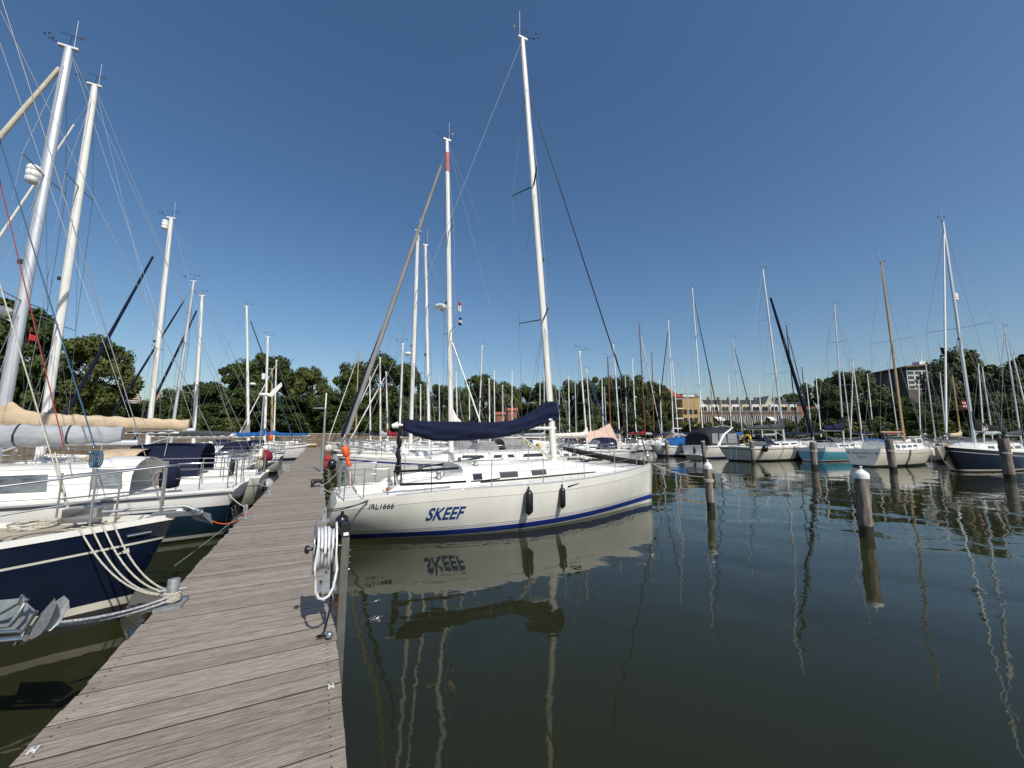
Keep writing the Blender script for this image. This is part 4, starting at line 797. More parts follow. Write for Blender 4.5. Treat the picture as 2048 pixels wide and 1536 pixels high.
# ------------------------------------------------------------------ other yachts
PLACED = []
def overlaps(c, L, B):
    a = c.dot(HX); b = c.dot(DX)
    for (a2, b2, L2, B2) in PLACED:
        if abs(a - a2) < (L + L2) / 2 + .4 and abs(b - b2) < (B + B2) / 2 + .25: return True
    return False
def reg(c, L, B): PLACED.append((c.dot(HX), c.dot(DX), L, B))
reg(FS.o, 9.8, 3.3)
COLS = dict(white=(WHITE, ROYAL, WHITE), cream=(CREAM, NAVY, CREAM), navy=(NAVY, CREAM, NAVY), blue=(BLUE, WHITE, WHITE), maroon=(MAROON, WHITE, WHITE), cyan=(CYAN, WHITE, WHITE), black=(BLACK, YELLOW, BLACK), whiteblue=(WHITE, ROYAL, WHITE), wood=(WOODR, WHITE, WOODR), grey=(CGREY, NAVY, CGREY))
def yacht(label, head, col='white', L=9.5, B=3.0, fs=.95, fm=.95, fb=1.25, sm=None, stern=None, mastpx=None, toppx=None, toph=None, mm=ALU, r=.075, spr=(.33, .64), sprw=.9, boom=None, jib=None, det=1, cab=(.24, .70, .42), hoodm=None, hoodx=None, deck=DECK, rail=None, stripe='sheer', group=None, radar=None, refl=None, railsn=6, wins=3, cat='sailing yacht', name='sailing_yacht', band=None, tw=.7, rs=-.2, rb=.7, jr=.045, bootz=.05, sweep=0, nocab=False, cz=None, wr=None, sag_=0, railson=True, vane=True, xtra=None):
    if wr is None: wr = {3: .006, 2: .007, 1: .009, 0: .012}[det]
    ang = TH if head > 0 else TH + math.pi; ang += R(head if abs(head) > 1.5 else 0)
    hx = Vector((math.cos(ang), math.sin(ang), 0)); sm = sm if sm is not None else L * .58
    if mastpx: M = W(mastpx[0], mastpx[1], mastpx[2]); M.z = 0; stern = M - hx * sm
    stern = Vector((stern[0], stern[1], 0)); o = stern + hx * L / 2; M = stern + hx * sm
    fr = Frame(o.x, o.y, ang); h = Hull(L, B, fs, fm, fb, tw=tw, rb=rb, rs=rs)
    reg(o, L, B)
    e = empty(name, o, ang, label=label, cat=cat, group=group)
    a, b, c = COLS[col]; N_ = 18 if det < 2 else 30
    rows = [(-.35, -.35, 3), (bootz, bootz + .03, 1), (bootz + .07, bootz + .12, 0)]
    if stripe == 'sheer': rows += [(-10.20, -10.20, 1), (-10.13, -10.13, 0)]
    elif stripe == 'white': rows += [(-10.30, -10.30, 2)]
    elif stripe == 'thin': rows += [(-10.26, -10.26, 1), (-10.235, -10.235, 0)]
    ck = (-L / 2 + .6, -L / 2 + L * cab[0] - .05, .52, .4) if (det >= 2 and not nocab) else None
    if stripe in ('white',): make_hull(h, e, rows, [a, b, WHITE, DARK], None, n=N_, cock=ck, deck=deck, rail=rail or (None if det < 1 else WHITE))
    else: make_hull(h, e, rows, [a, b, c, DARK], None, n=N_, cock=ck, deck=deck, rail=rail or (None if det < 1 else WHITE), railh=.035)
    base = lambda x: h.sheer(h.t_of(x)) - .02
    if not nocab:
        x0 = -L / 2 + L * cab[0]; x1 = -L / 2 + L * cab[1]; ww = B / 2 * .62; n_ = wins; wd_ = (x1 - x0 - 1.1) / max(1, n_)
        cabin(h, e, x0, x1, ww, ww * .62, cab[2], slope=.9, wins=[(x0 + .25 + i * wd_, x0 + .25 + i * wd_ + wd_ * .72, .35, .68) for i in range(n_)] if det > 0 else [], m=WHITE)
        if det == 0 and n_:
            for s in (1, -1): mb = MB(); mb.box((x0 + .9, s * (ww - .02), base(x0 + .9) + cab[2] * .55), (1.5, .1, .13)); mb.build('window', GLASS, e)
    if hoodm is not None:
        hx_ = -L / 2 + L * cab[0] + .55 if hoodx is None else hoodx
        hood(e, hx_ - 1.25, hx_ + .1, B / 2 * .62, base(hx_) + cab[2] * .5, .62, hoodm, win=det > 0)
    xm = sm - L / 2; z0 = base(xm) + (cab[2] if not nocab else 0) * (.9 if (-L / 2 + L * cab[1]) > xm + .4 else .1)
    if toppx: Tw = W(toppx[0], toppx[1], M.y); top = fr.loc(Tw)
    else: top = Vector((xm, 0, toph))
    top.y *= .6
    if boom is not None:
        b_ = dict(z=h.fb + .75, len=L * .38, h0=.30, h1=.16, w=.12, luff=.35, seed=int(abs(o.x * 7))); b_.update(boom)
    else: b_ = None
    if railson: rails(h, e, .06, .86, .58, railsn, .011 if det > 1 else .014, det=det > 1, bow=True, stern=det > 0)
    mast, at = rig(h, e, xm, z0, top, mm, r, spr=spr, sprw=sprw, boom=b_, jib=jib, det=det, radar=radar, refl=refl, band=band, jr=jr, sweep=sweep, wr=wr, sr=.018 if det > 1 else .022, vane=vane and det > 0)
    return e, fr, h, at
CANVC = mat('canvas_cream', (.58, .54, .43), .85, var=.12, vs=3, bump=.3, bs=7, spec=.2)
LFT = 'yachts berthed along the left side of the jetty'
# L1: navy yacht, bow to the jetty, nearest
bow = Vector((-4.30, 5.12, 0)); L = 9.6; st1 = bow - HX * L
e1, f1, h1, at1 = yacht('navy yacht with cream boot stripe, bow-in at the near left jetty edge', 1, 'navy', L=L, B=3.1, fs=.95, fm=.95, fb=1.16, stern=st1, sm=5.5, toph=13.5, det=3, stripe='thin', deck=mat('deck_buff', (.42, .36, .27), .8, var=.1, vs=5, bump=.2), rail=WHITE, bootz=.16, rb=.42, cab=(.25, .68, .45), jib=None, railsn=6, group=LFT)
mb = MB(); mb.slab([h1.pt(.962, .80, -1, .008), h1.pt(.974, .80, -1, .008), h1.pt(.971, .86, -1, .008)], (0, -.004, 0)); mb.build('sail_emblem', CREAM, e1)
mb = MB(); pts = [h1.pt(.965, 1.0, -1, .02), h1.pt(.985, 1.01, -1, .02)]; mb.tube(pts, .018, 6); mb.build('fairlead', STEEL, e1)
mb = MB(); mb.box((L / 2 + .02, 0, 1.19), (.5, .14, .05)); mb.tube([(L / 2 + .2, -.07, 1.2), (L / 2 + .2, .07, 1.2)], .035, 8); mb.build('bow_roller', STEEL, e1)
mb = MB(); mb.tube([(L / 2 - .7, 0, 1.27), (L / 2 + .1, 0, 1.28), (L / 2 + .28, 0, 1.18)], .02, 6); mb.add([(L / 2 + .05, 0, 1.27), (L / 2 + .34, .14, 1.14), (L / 2 + .40, 0, 1.02), (L / 2 + .34, -.14, 1.14), (L / 2 + .2, 0, 1.1)], [(0, 1, 2, 4), (0, 4, 2, 3), (0, 3, 2, 1)]); mb.build('anchor', GALV, e1)
coil(e1, (L / 2 - 1.1, -.35, 1.20), .17, ROPEW, 5, 'z', 8, .013); coil(e1, (L / 2 - 1.5, -.55, 1.18), .2, ROPEW, 4, 'z', 9, .013)
mb = MB(); mb.box((L / 2 - .9, .1, 1.24), (.3, .16, .16)); mb.lathe((L / 2 - .9, .25, 1.26), [(.05, 0), (.09, .02), (.05, .06), (.09, .1), (.02, .11)], 10, axis=(0, 1, 0)); mb.build('windlass', STEEL, e1)
# L2: blue motorsailer with white strake, stern to the jetty
e2, f2, h2, at2 = yacht('dark blue motorsailer with white deckhouse and grey sail cover, behind the navy yacht', -1, 'blue', L=9.6, B=3.0, fs=1.02, fm=1.0, fb=1.35, stern=(-6.35, 9.35), sm=5.7, toph=12.5, det=3, stripe='white', nocab=True, group=LFT, boom=dict(z=2.02, len=3.75, cover=CGREY, h0=.34, h1=.25, w=.15, luff=.3, ez=.0, cl=.93, sag=.06), jib=(CGREY, .05, .95), railsn=6, radar=None)
cabin(h2, e2, -2.35, 2.4, 1.0, .7, .60, slope=1.7, hf=.56, front=.12, tumble=.22, wins=[(-1.95, -.95, .30, .80), (-.85, .1, .30, .80), (.2, .9, .30, .76)], wm=mat('deckhouse_glass', (.16, .18, .18), .1, var=.35, vs=3, coat=.4), name='deckhouse')
mb = MB()   # arched shelter over the companionway
for i in range(2):
    x0 = -3.3 + i * .85; 
A = [[Vector((x, w * math.cos(math.pi * j / 10), 1.0 + hh * math.sin(math.pi * j / 10) ** .5)) for j in range(11)] for x, w, hh in ((-2.35, .95, .70), (-2.7, .98, .74), (-3.1, .95, .70))]
mb.loft(A, 0, False, True); mb.loft([[p * .97 + Vector((0, 0, .03)) for p in a] for a in A], 0, False, True); mb.build('shelter', WHITE, e2)
MB().box((-2.38, 0, 1.30), (.03, 1.3, .55)).build('companionway_shade', GLASS, e2)  # dark sheet across the companionway, standing in for the shade inside the shelter
for s in (1, -1): mb = MB(); mb.slab([(-3.0, s * .985, 1.22), (-2.55, s * .985, 1.22), (-2.55, s * .95, 1.55), (-2.95, s * .95, 1.52)], (0, s * .03, 0)); mb.build('window', CLEARW, e2)
mb = MB(); mb.tube([h2.pt(t, h2.sheer(t) - .02, 1, .02) for t in [i / 20 for i in range(21)]], .03, 6); mb.build('rubbing_strake', GREYP, e2)
cr_ = f3.pl(262, 915, .2) if False else None
mb = MB(); c = f2.pl(338, 960, 1.1); mb.lathe((c.x, 1.05, 1.12), [(.02, 0), (.15, .03), (.17, .2), (.16, .34), (.09, .44), (.02, .47)], 10); mb.build('outboard_cover', CNAVY, e2)
mb = MB(); mb.tube([(-4.6, .6, 1.0), (-4.85, .6, .15)], .016, 6); mb.tube([(-4.6, .25, 1.0), (-4.85, .25, .15)], .016, 6)
for z in (.25, .5, .75): mb.tube([(-4.82 + (z - .15) * .26, .25, z), (-4.82 + (z - .15) * .26, .6, z)], .014, 5)
mb.build('boarding_ladder', STEEL, e2)
mb = MB(); mb.add([h2.pt(0, .22, 1) + Vector((-.012, -.75, 0)), h2.pt(0, .22, 1) + Vector((-.012, -.22, 0)), h2.pt(0, .80, 1) + Vector((-.012, -.25, 0)), h2.pt(0, .80, 1) + Vector((-.012, -.8, 0))], [(3, 2, 1, 0)]); mb.build('transom_plate', BLACK, e2)
coil(e2, (-3.6, 1.15, 1.30), .14, mat('rope_pink', (.36, .22, .19), .8), 6, 'y', 11, .010); coil(e2, (-4.5, -.4, 1.4), .16, ROPEK, 6, 'x', 12, .012)
# L3..L7 stern to the jetty, placed by their masts
def solveY(px, sgn, off, edge, right=False):
    """forward distance of a mast seen at px, on the line 'off' metres square out from a jetty edge"""
    a = ray(px, 850)[0]; E = edge + (HX * off if right else -HX * off)
    t = (a * E.y - E.x) / (DX.x - a * DX.y); return (E + DX * t).y
e3, f3, h3, at3 = yacht('white yacht with beige sail cover and tall radar mast, beside the blue motorsailer', -1, 'cream', L=10, B=3.2, fm=.98, fb=1.3, mastpx=(6, 810, 10.0), toppx=(137, 95), sm=5.9, det=3, r=.135, mm=ALU, stripe='thin', spr=(.36, .66), sprw=1.15, group=LFT, boom=dict(z=2.32, len=4.0, cover=CBEIGE, h0=.40, h1=.22, w=.15, luff=.42), jib=(CANVC, .06, .97, 1.0), hoodm=CBEIGE, hoodx=-.8, radar=(.33, 1), refl=(.66, 1), jr=.065)
mb = MB(); mb.tube([(-4.9, .5 + .22 * math.cos(a), 1.45 + .26 * math.sin(a)) for a in [-1.1 + i * .45 for i in range(13)]], .055, 8); o_ = mb.build('horseshoe_buoy', mat('horseshoe_cream', (.68, .62, .46), .6, var=.08), None); o_.parent = e3
Y4 = 11.9
e4, f4, h4, at4 = yacht('white yacht with slate grey sail cover and thick white mast, left row', -1, 'white', L=10, B=3.2, fb=1.3, mastpx=(97, 800, Y4 + 1.3), toppx=(190, 172), sm=6.0, det=2, r=.13, mm=ALW, spr=(.33, .70), sprw=1.1, group=LFT, boom=dict(z=2.25, len=3.6, cover=CDGREY, h0=.45, h1=.2, luff=.6), jib=(CREAM, .05, .9), hoodm=CNAVY, jr=.035)
Y5 = solveY(301, -1, 6.6, EL)
e5, f5, h5, at5 = yacht('white yacht with navy sprayhood, its mast topped by a white radar reflector', -1, 'white', L=9.8, B=3.2, mastpx=(301, 840, Y5), toppx=(343, 437), sm=6.0, det=2, r=.12, mm=ALW, spr=(.42,), sprw=.9, group=LFT, boom=dict(z=2.1, len=3.6, cover=CDGREY), jib=(CNAVY, .04, .84), hoodm=CNAVY, refl=(.965, 1), jr=.07)
Y6 = solveY(346, -1, 6.4, EL)
e6, *_ = yacht('white yacht with a slim grey mast, navy furled jib and grey boom cover', -1, 'cream', L=8.6, B=2.8, mastpx=(346, 838, Y6), toppx=(387, 562), sm=5.2, det=1, r=.085, mm=ALU, spr=(.35, .62), group=LFT, boom=dict(len=3.2, cover=CGREY), jib=(CNAVY, .04, .9), hoodm=CNAVY, jr=.05)
Y7 = solveY(392, -1, 6.6, EL)
e7, *_ = yacht('white yacht with navy furled jib and bright blue boom cover, left row', -1, 'white', L=9, B=2.9, mastpx=(392, 835, Y7), toppx=(405, 592), sm=5.6, det=1, r=.115, mm=ALW, spr=(.35,), group=LFT, boom=dict(len=3.6, cover=CBLUE, h0=.3, h1=.2, luff=.1), jib=(CNAVY, .04, .92), hoodm=CNAVY, jr=.07)
Y8 = 37.5
e8, *_ = yacht('white yacht with taupe triangular sail cover and radar dome, left row', 1, 'white', L=9, B=2.9, mastpx=(500, 852, Y8), toppx=(494, 614), sm=5.0, det=1, r=.12, mm=ALW, spr=(.5,), group=LFT, boom=dict(len=3.9, cover=CTAUPE, h0=.35, h1=.1, luff=1.2), jib=(BLUE, .05, .92), radar=(.42, 1), jr=.06)
yacht('white cutter with twin blue boom covers and a small white mast tracker dome', 1, 'white', L=8, B=2.7, mastpx=(531, 862, 33.5), toppx=(536, 674), sm=4.6, det=1, r=.10, mm=ALW, spr=(.4,), group=LFT, boom=dict(len=3.8, cover=CBLUE, h0=.28, h1=.2, luff=.5), refl=(.62, -1), hoodm=CNAVY)
yacht('black-hulled yacht with yellow trim and varnished wooden mast', 1, 'black', L=8, B=2.7, mastpx=(546, 862, 41), toppx=(544, 738), sm=4.8, det=1, r=.10, mm=WOOD, spr=(.5,), group=LFT, boom=dict(len=3, cover=CBLUE))
yacht('black-hulled yacht with white mast and blue sail cover, end of the left row', -1, 'black', L=8.5, B=2.7, mastpx=(549, 862, 46.5), toppx=(553, 721), sm=4.6, det=1, r=.09, mm=ALW, spr=(.5,), group=LFT, boom=dict(len=3.8, cover=CBLUE, h0=.3, h1=.2), jib=(WHITE, .05, .95), jr=.05)
# small white boat with bow at the jetty edge and the outboard under a maroon cover
# RIGLESS
# wind generator post standing on the quay side of the left row
c = W(519, 900, 25); e = empty('wind_generator', (c.x, c.y, .6), label='white wind generator with tail vane on a slim pole, left row', cat='wind generator')
hz = W(519, 792, 25).z - .6; MB().tube([(0, 0, -.6), (0, 0, hz)], .045, 8).build('pole', GALV, e)
mb = MB(); mb.lathe((-.35, 0, hz + .1), [(.02, 0), (.1, .05), (.11, .35), (.09, .6), (.02, .7)], 10, axis=(1, .1, 0)); mb.build('generator_body', PLASW, e); mb = MB(); mb.slab([(.25, 0, hz), (.55, 0, hz - .05), (1.12, 0, hz + .65), (1.05, 0, hz + .9), (.5, 0, hz + .4)], (0, .03, 0)); mb.build('tail_vane', PLASW, e)
# ------------------------------------------------------------------ right side of the jetty, bow in
RGT = 'yachts berthed along the right side of the jetty beyond SKEEF'
def rightY(px): return solveY(px, 1, 5.0, ER, True)
yR = 17.3
eR1, fR1, hR1, atR1 = yacht('white yacht with thick taupe furled jib and red mast band, next beyond SKEEF', -1, 'white', L=11.2, B=3.4, fs=1.05, fm=1.05, fb=1.4, mastpx=(903, 880, yR), toppx=(893, 283), sm=6.6, det=2, r=.115, mm=ALW, spr=(.36, .68), sprw=1.0, group=RGT, boom=dict(z=2.35, len=3.6, cover=CWHITE, h0=.3, h1=.15, luff=.9), jib=(CTAUPE, .05, .93, 1.05), radar=(.43, 1), band=(.89, .955, mat('band_faded_red', (.48, .13, .12), .6, var=.2, vs=6)), jr=.075, cab=(.2, .68, .42), stripe='sheer')
mb = MB(); mb.tube([fR1.loc(W(905, 686, 17.2)), fR1.loc(W(961, 846, 16.4))], .035, 6); mb.build('spinnaker_pole', ALW, eR1)
y2 = rightY(862)
yacht('cream yacht with slim mast between two taller ones beyond SKEEF', -1, 'cream', L=9, B=2.9, mastpx=(860, 850, y2), toppx=(850, 492), sm=5.0, det=2, r=.085, mm=ALW, spr=(.35, .68), sprw=.8, group=RGT, boom=dict(z=2.1, len=3.4, cover=CDGREY), jib=None, hoodm=CTAUPE)
yacht('white yacht with dark taupe sprayhood and navy furled jib curving to the jetty', -1, 'white', L=10, B=3.1, mastpx=(822, 850, 25.2), toppx=(836, 462), sm=5.6, det=2, r=.13, mm=ALW, spr=(.36, .70), sprw=1.0, group=RGT, boom=dict(z=2.3, len=3.8, cover=CDGREY), jib=(CNAVY, .05, .93), hoodm=CTAUPE, jr=.09)
yacht('white ketch with a small radar dome high on its short white mast', -1, 'white', L=8.6, B=2.8, mastpx=(799, 862, 29), toppx=(806, 688), sm=4.9, det=1, r=.075, mm=ALW, spr=(.45,), group=RGT, boom=dict(len=3.1, cover=CNAVY), radar=(.9, -1))
yacht('white yacht with grey cover and white furled jib, far beyond SKEEF', -1, 'white', L=8.4, B=2.7, mastpx=(762, 862, 37.5), toppx=(760, 716), sm=4.8, det=1, r=.075, mm=ALW, spr=(.45,), group=RGT, boom=dict(len=3, cover=CGREY), jib=(CWHITE, .05, .95))
yacht('cream yacht with pale mast far along the right of the jetty', -1, 'cream', L=8.4, B=2.7, mastpx=(742, 862, 44), toppx=(739, 724), sm=4.8, det=1, r=.08, mm=ALW, spr=(.45,), group=RGT, boom=dict(len=3, cover=CNAVY))
yacht('farthest yacht on the right of the jetty with a pale wooden mast', -1, 'white', L=7.8, B=2.6, mastpx=(712, 862, 48), toppx=(717, 705), sm=4.6, det=1, r=.09, mm=WOOD, spr=(.45,), group=RGT, boom=dict(len=2.8, cover=CDGREY), jib=(CWHITE, .05, .92))
yacht('small white yacht with white furled jib and red boom cover, right row', -1, 'white', L=7.8, B=2.6, mastpx=(777, 862, 33.2), toppx=(772, 745), sm=4.5, det=1, r=.06, mm=ALW, spr=(.45,), group=RGT, boom=dict(len=2.6, cover=CRED), jib=(WHITE, .05, .95))
RR = 'boats of the right-hand row across the water'
e, f, h, a = yacht('long white yacht with navy stripe, thick dark furled jib and yellow lifebuoy', 1, 'cream', L=12, B=3.7, fs=1.15, fm=1.15, fb=1.55, stern=(18.2, 32.2), sm=7.1, toppx=(1523, 540), det=2, r=.12, mm=ALU, spr=(.38, .70), sprw=1.2, group=RR, boom=dict(z=2.6, len=5.6, cover=CDGREY, h0=.5, h1=.2, w=.2, luff=.6), jib=(CNAVY, .02, .86, 1.3), jr=.10, hoodm=CNAVY, stripe='sheer', refl=None, cab=(.27, .74, .42), rs=-.3)
mb = MB(); mb.tube([(-5.6, -.9 + .3 * math.cos(x), 1.75 + .36 * math.sin(x)) for x in [-1.2 + i * .46 for i in range(13)]], .085, 8); p = mb.build('horseshoe_buoy', YELLOW, e)
mb = MB(); mb.tube([(-6.0, .22, 1.1), (-6.12, .22, .15)], .02, 5); mb.tube([(-6.0, -.22, 1.1), (-6.12, -.22, .15)], .02, 5)
for z in (.3, .55, .8): mb.tube([(-6.08, .22, z), (-6.08, -.22, z)], .018, 5)
mb.build('boarding_ladder', STEEL, e)
for x, r_, z, m_, lab in ((4.0, .17, .55, RUBB, 'blue fender near the bow of the long white yacht'), (-4.6, .22, .75, RUBK, 'dark fender at the quarter of the long white yacht')):
    t = h.t_of(x); hp = h.pt(t, .8, -1, r_); tp = h.pt(t, h.sheer(t), -1, -.05); fender(f.wld((x, hp.y, z)), r_, .6, m_, f.wld((x, tp.y, tp.z + .4)), lab, 'fenders of the right-hand row')
e, f, h, a = yacht('cream yacht with a name on its transom and varnished wooden mast', 1, 'cream', L=10, B=3.1, fs=1.2, fm=1.1, fb=1.35, stern=(24.0, 26.9), sm=6.5, toppx=(1762, 526), det=2, r=.105, mm=WOOD, spr=(.55,), sprw=1.5, group=RR, boom=dict(z=2.35, len=3.6, mat=WOOD), jib=None, tw=.62, rs=.25, stripe='thin', cab=(.22, .78, .5), wins=4)
TXT = mat('name_teal', (.05, .13, .15), .5)
for body, w, z in (('Dageraad w', .82, .80), ('Hoorn', .36, .58)):
    uv, fs_ = text_mesh(body, 1, .15, .01); mb = MB(); mb.add([Vector((h.pt(0, z + .13 * v, 1).x - .012, (.5 - u) * w * 1.5, z + .15 * v)) for u, v in uv], [tuple(reversed(q)) for q in fs_]); mb.build('lettering', TXT, e)
mb = MB()
for s in (-1, 1): mb.add([(h.pt(0, .8, 1).x - .012, s * .78, .82), (h.pt(0, .8, 1).x - .012, s * .70, .88), (h.pt(0, .8, 1).x - .012, s * .78, .94), (h.pt(0, .8, 1).x - .012, s * .86, .88)], [(0, 1, 2, 3) if s < 0 else (3, 2, 1, 0)])
mb.build('transom_ornament', TXT, e)
t = h.t_of(3.6); hp = h.pt(t, .7, -1, .16); fender(f.wld((3.6, hp.y, .45)), .16, .75, RUBW, f.wld((3.6, hp.y + .15, 1.7)), 'pale fender near the bow of the cream yacht with the wooden mast', 'fenders of the right-hand row')
e, f, h, a = yacht('light blue yacht with navy boom cover lying behind the wooden-masted yacht', 1, 'cyan', L=9.5, B=3.0, fs=1.1, fm=1.05, fb=1.35, mastpx=(1684, 850, 34.4), toppx=(1672, 609), sm=5.3, det=1, r=.085, mm=ALU, spr=(.40, .72), sprw=.95, group=RR, boom=dict(z=2.5, len=3.3, cover=CNAVY, h0=.6, h1=.3, w=.2, luff=.7), stripe='white', rs=.1)
e, f, h, a = yacht('navy yacht with white cabin and black sail cover, bow pointing left', -1, 'navy', L=11.5, B=3.4, fs=1.1, fm=1.12, fb=1.5, stern=(24.7 + .897 * 11.5, 22.35 + .4415 * 11.5), sm=7.0, toppx=(1887, 444), det=2, r=.115, mm=ALU, spr=(.50,), sprw=1.7, group=RR, boom=dict(z=2.4, len=3.8, cover=CBLACK, h0=.6, h1=.3, w=.2, luff=.7), jib=(WHITE, .05, .97), jr=.05, refl=(.645, -1), hoodm=None, cab=(.25, .78, .55), rb=1.5, bootz=.05, stripe='thin', rail=WHITE, wins=4)
mb = MB(); mb.box((6.0, 0, 1.58), (1.3, .3, .08)); mb.tube([(5.6, 0, 1.66), (6.75, 0, 1.62)], .05, 6); mb.build('bowsprit', TEAK, e)
uv, fs_ = text_mesh('Lach', 1, .2, .02); mb = MB(); mb.add([Vector((.6 - 1.0 * u, .24, 2.42 + .35 * v)) for u, v in uv], [tuple(reversed(q)) for q in fs_]); mb.build('lettering', WHITE, e)
# ---- motor boats
def motorboat(label, head, stern, L, B, group, kind, col=WHITE, fs=.9, fb=1.2, stripe=ROYAL, canopy=CNAVY, name='motor_cruiser', cat='motor cruiser'):
    ang = TH if head > 0 else TH + math.pi; hx = Vector((math.cos(ang), math.sin(ang), 0)); o = Vector((stern[0], stern[1], 0)) + hx * L / 2; h = Hull(L, B, fs, fs + .05, fb, tw=.85, rb=1.2, rs=.1, e=2.6, kb=.6, ks=.25); reg(o, L, B)
    e = empty(name, o, ang, label=label, cat=cat, group=group)
    make_hull(h, e, [(-.35, -.35, 2), (.05, .1, 1), (.12, .22, 0), (-10.22, -10.22, 1), (-10.16, -10.16, 0)], [col, stripe, DARK], 0, n=20, deck=DECK)
    base = h.fs - .02
    if kind == 'cruiser':
        cabin(h, e, -L * .08, L * .36, B * .40, B * .24, .55, slope=1.8, hf=.42, front=.05, wins=[(.0, L * .10, .3, .7), (L * .12, L * .2, .3, .65)])
        mb = MB(); x0, x1 = -L * .46, -L * .02; w = B * .42      # canvas enclosure
        A = [[Vector((x, ww * math.cos(math.pi * j / 12), base + hh * math.sin(math.pi * j / 12) ** .42)) for j in range(13)] for x, ww, hh in ((x0, w, 1.15), (x0 + .25, w, 1.5), (x0 + .45 * (x1 - x0), w, 1.75), (x1, w * .98, 1.70), (x1 + .8, w * .8, .9))]
        mb.loft(A, 0, False, True); mb.poly(A[0], 0); cv = mb.build('canopy', canopy, e)
        for side in (1, -1):
            for i, (xa, xb) in enumerate(((x0 + .3, x0 + 1.15), (x0 + 1.3, x0 + 2.3), (x0 + 2.45, x1 - .15))):
                m_ = MB(); ya = side * (w + .012); m_.slab([(xa, ya, base + .2), (xb, ya, base + .2), (xb - .05, ya * .97, base + 1.15), (xa + .05, ya * .97, base + 1.1)], (0, side * .012, 0)); m_.build('window', CLEARW, cv)
        m_ = MB()
        for side in (1, -1): m_.tube([(x0 + 1.0, side * (w + .06), base), (x0 + 1.9, side * (w + .05), base + 1.0), (x1 - .3, side * w * .8, base + 1.66), (x1 - .3, 0, base + 1.84)], [.13, .10, .08, .08], 6)
        m_.build('radar_arch', WHITE, e)
        m_ = MB(); m_.slab([(x1 + .15, -w * .7, base + .55), (x1 + .15, w * .7, base + .55), (x1 - .2, w * .62, base + 1.2), (x1 - .2, -w * .62, base + 1.2)], (.03, 0, .02)); m_.build('windscreen', GLASS, e)
        m_ = MB(); m_.box((-L / 2 - .35, 0, .32), (.8, B * .75, .09)); m_.build('swim_platform', WHITE, e)
    elif kind == 'tarp':
        mb = MB(); A = [[Vector((x, B * .42 * ww * math.cos(math.pi * j / 10), base + hh * math.sin(math.pi * j / 10) ** .6)) for j in range(11)] for x, ww, hh in ((-L * .42, 1, .35), (-L * .40, 1, .75), (-L * .15, 1, .95), (L * .05, .98, .9), (L * .22, .8, .45))]
        mb.loft(A, 0, False, False); mb.poly(A[0]); mb.build('tarpaulin', CBLUE, e)
        cabin(h, e, L * .05, L * .36, B * .30, B * .2, .35, slope=.8)
    elif kind == 'pilot':
        cabin(h, e, -L * .25, L * .30, B * .38, B * .28, .95, slope=1.2, hf=.85, front=.3, wins=[(-L * .22, -L * .08, .45, .85), (-L * .05, L * .08, .45, .85)], name='wheelhouse')
        MB().box((-L * .02, 0, base + 1.05), (L * .5, B * .7, .06)).build('roof', WHITE, e)
    elif kind == 'hood':
        cabin(h, e, -L * .02, L * .34, B * .34, B * .22, .38, slope=1.2, wins=[(.1, L * .14, .3, .65)]); hood(e, -L * .3, L * .04, B * .38, base + .1, .95, canopy)
    rails(h, e, .3, .86, .5, 4, .013, det=False, stern=False)
    mb = MB(); mb.lathe((-L * .5 - .02, 0, .25), [(.02, 0), (.12, .05), (.14, .3), (.15, .5), (.1, .75), (.02, .8)], 8); mb.build('outboard_motor', BLACK, e)
    return e, f, h
st = JP(19.2, -.5, 0) - HX * 6.2; motorboat('small white open day-boat with its bow at the left edge of the jetty', 1, st, 6.2, 2.2, LFT, 'hood', fs=.7, fb=.9, name='motorboat', cat='motorboat')
st = JP(12.7, -.45, 0); e_, f_, h_ = motorboat('white boat stern-to with an outboard under a maroon cover', -1, st, 7.4, 2.6, LFT, 'hood', canopy=CNAVY, name='motorboat', cat='motorboat')
mb = MB(); mb.lathe((-3.75, -.5, 1.25), [(.02, 0), (.2, .03), (.24, .14), (.2, .3), (.08, .38), (.01, .4)], 10); mb.build('outboard_cover', CRED, e_); mb = MB(); mb.box((-3.75, -.5, 1.0), (.16, .14, .55)); mb.build('outboard_leg', BLACK, e_)
motorboat('white motor cruiser with black canvas enclosure and side windows, beside the blue-covered boat', 1, (16.9, 36.3), 9.0, 3.2, RR, 'cruiser', fs=1.15, fb=1.5, canopy=mat('canvas_blacknavy', (.008, .009, .016), .8, var=.1, bump=.2))
motorboat('white boat under a bright blue tarpaulin, bow pointing left toward the posts', -1, (19.9, 41.6), 7.2, 2.7, RR, 'tarp', fs=.95, fb=1.2, name='motorboat', cat='motorboat')
motorboat('cyan-trimmed white sports boat with grey canopy beyond the light blue yacht', 1, (31.5, 40.5), 6.5, 2.4, RR, 'hood', canopy=CDGREY, name='motorboat', cat='motorboat')
motorboat('small white motorboat with open wheelhouse between the light blue and wooden-masted yachts', -1, (41.5, 40.0), 6.5, 2.4, RR, 'pilot', name='motorboat', cat='motorboat')
motorboat('white motorboat with dark grey pram hood, right behind the navy yacht bow', -1, (39.0, 33.5), 6.8, 2.5, RR, 'hood', canopy=CDGREY, name='motorboat', cat='motorboat')
MD = 'small craft in the middle of the basin'
e, f, h, a = yacht('maroon-hulled small yacht with sand-coloured tent over its boom', 1, 'maroon', L=7, B=2.6, fs=.95, fm=.95, fb=1.15, mastpx=(1222, 860, 40), toppx=(1215, 715), sm=4.2, det=1, r=.08, mm=WOODR, spr=(.55,), group=MD, boom=None, stripe='white')
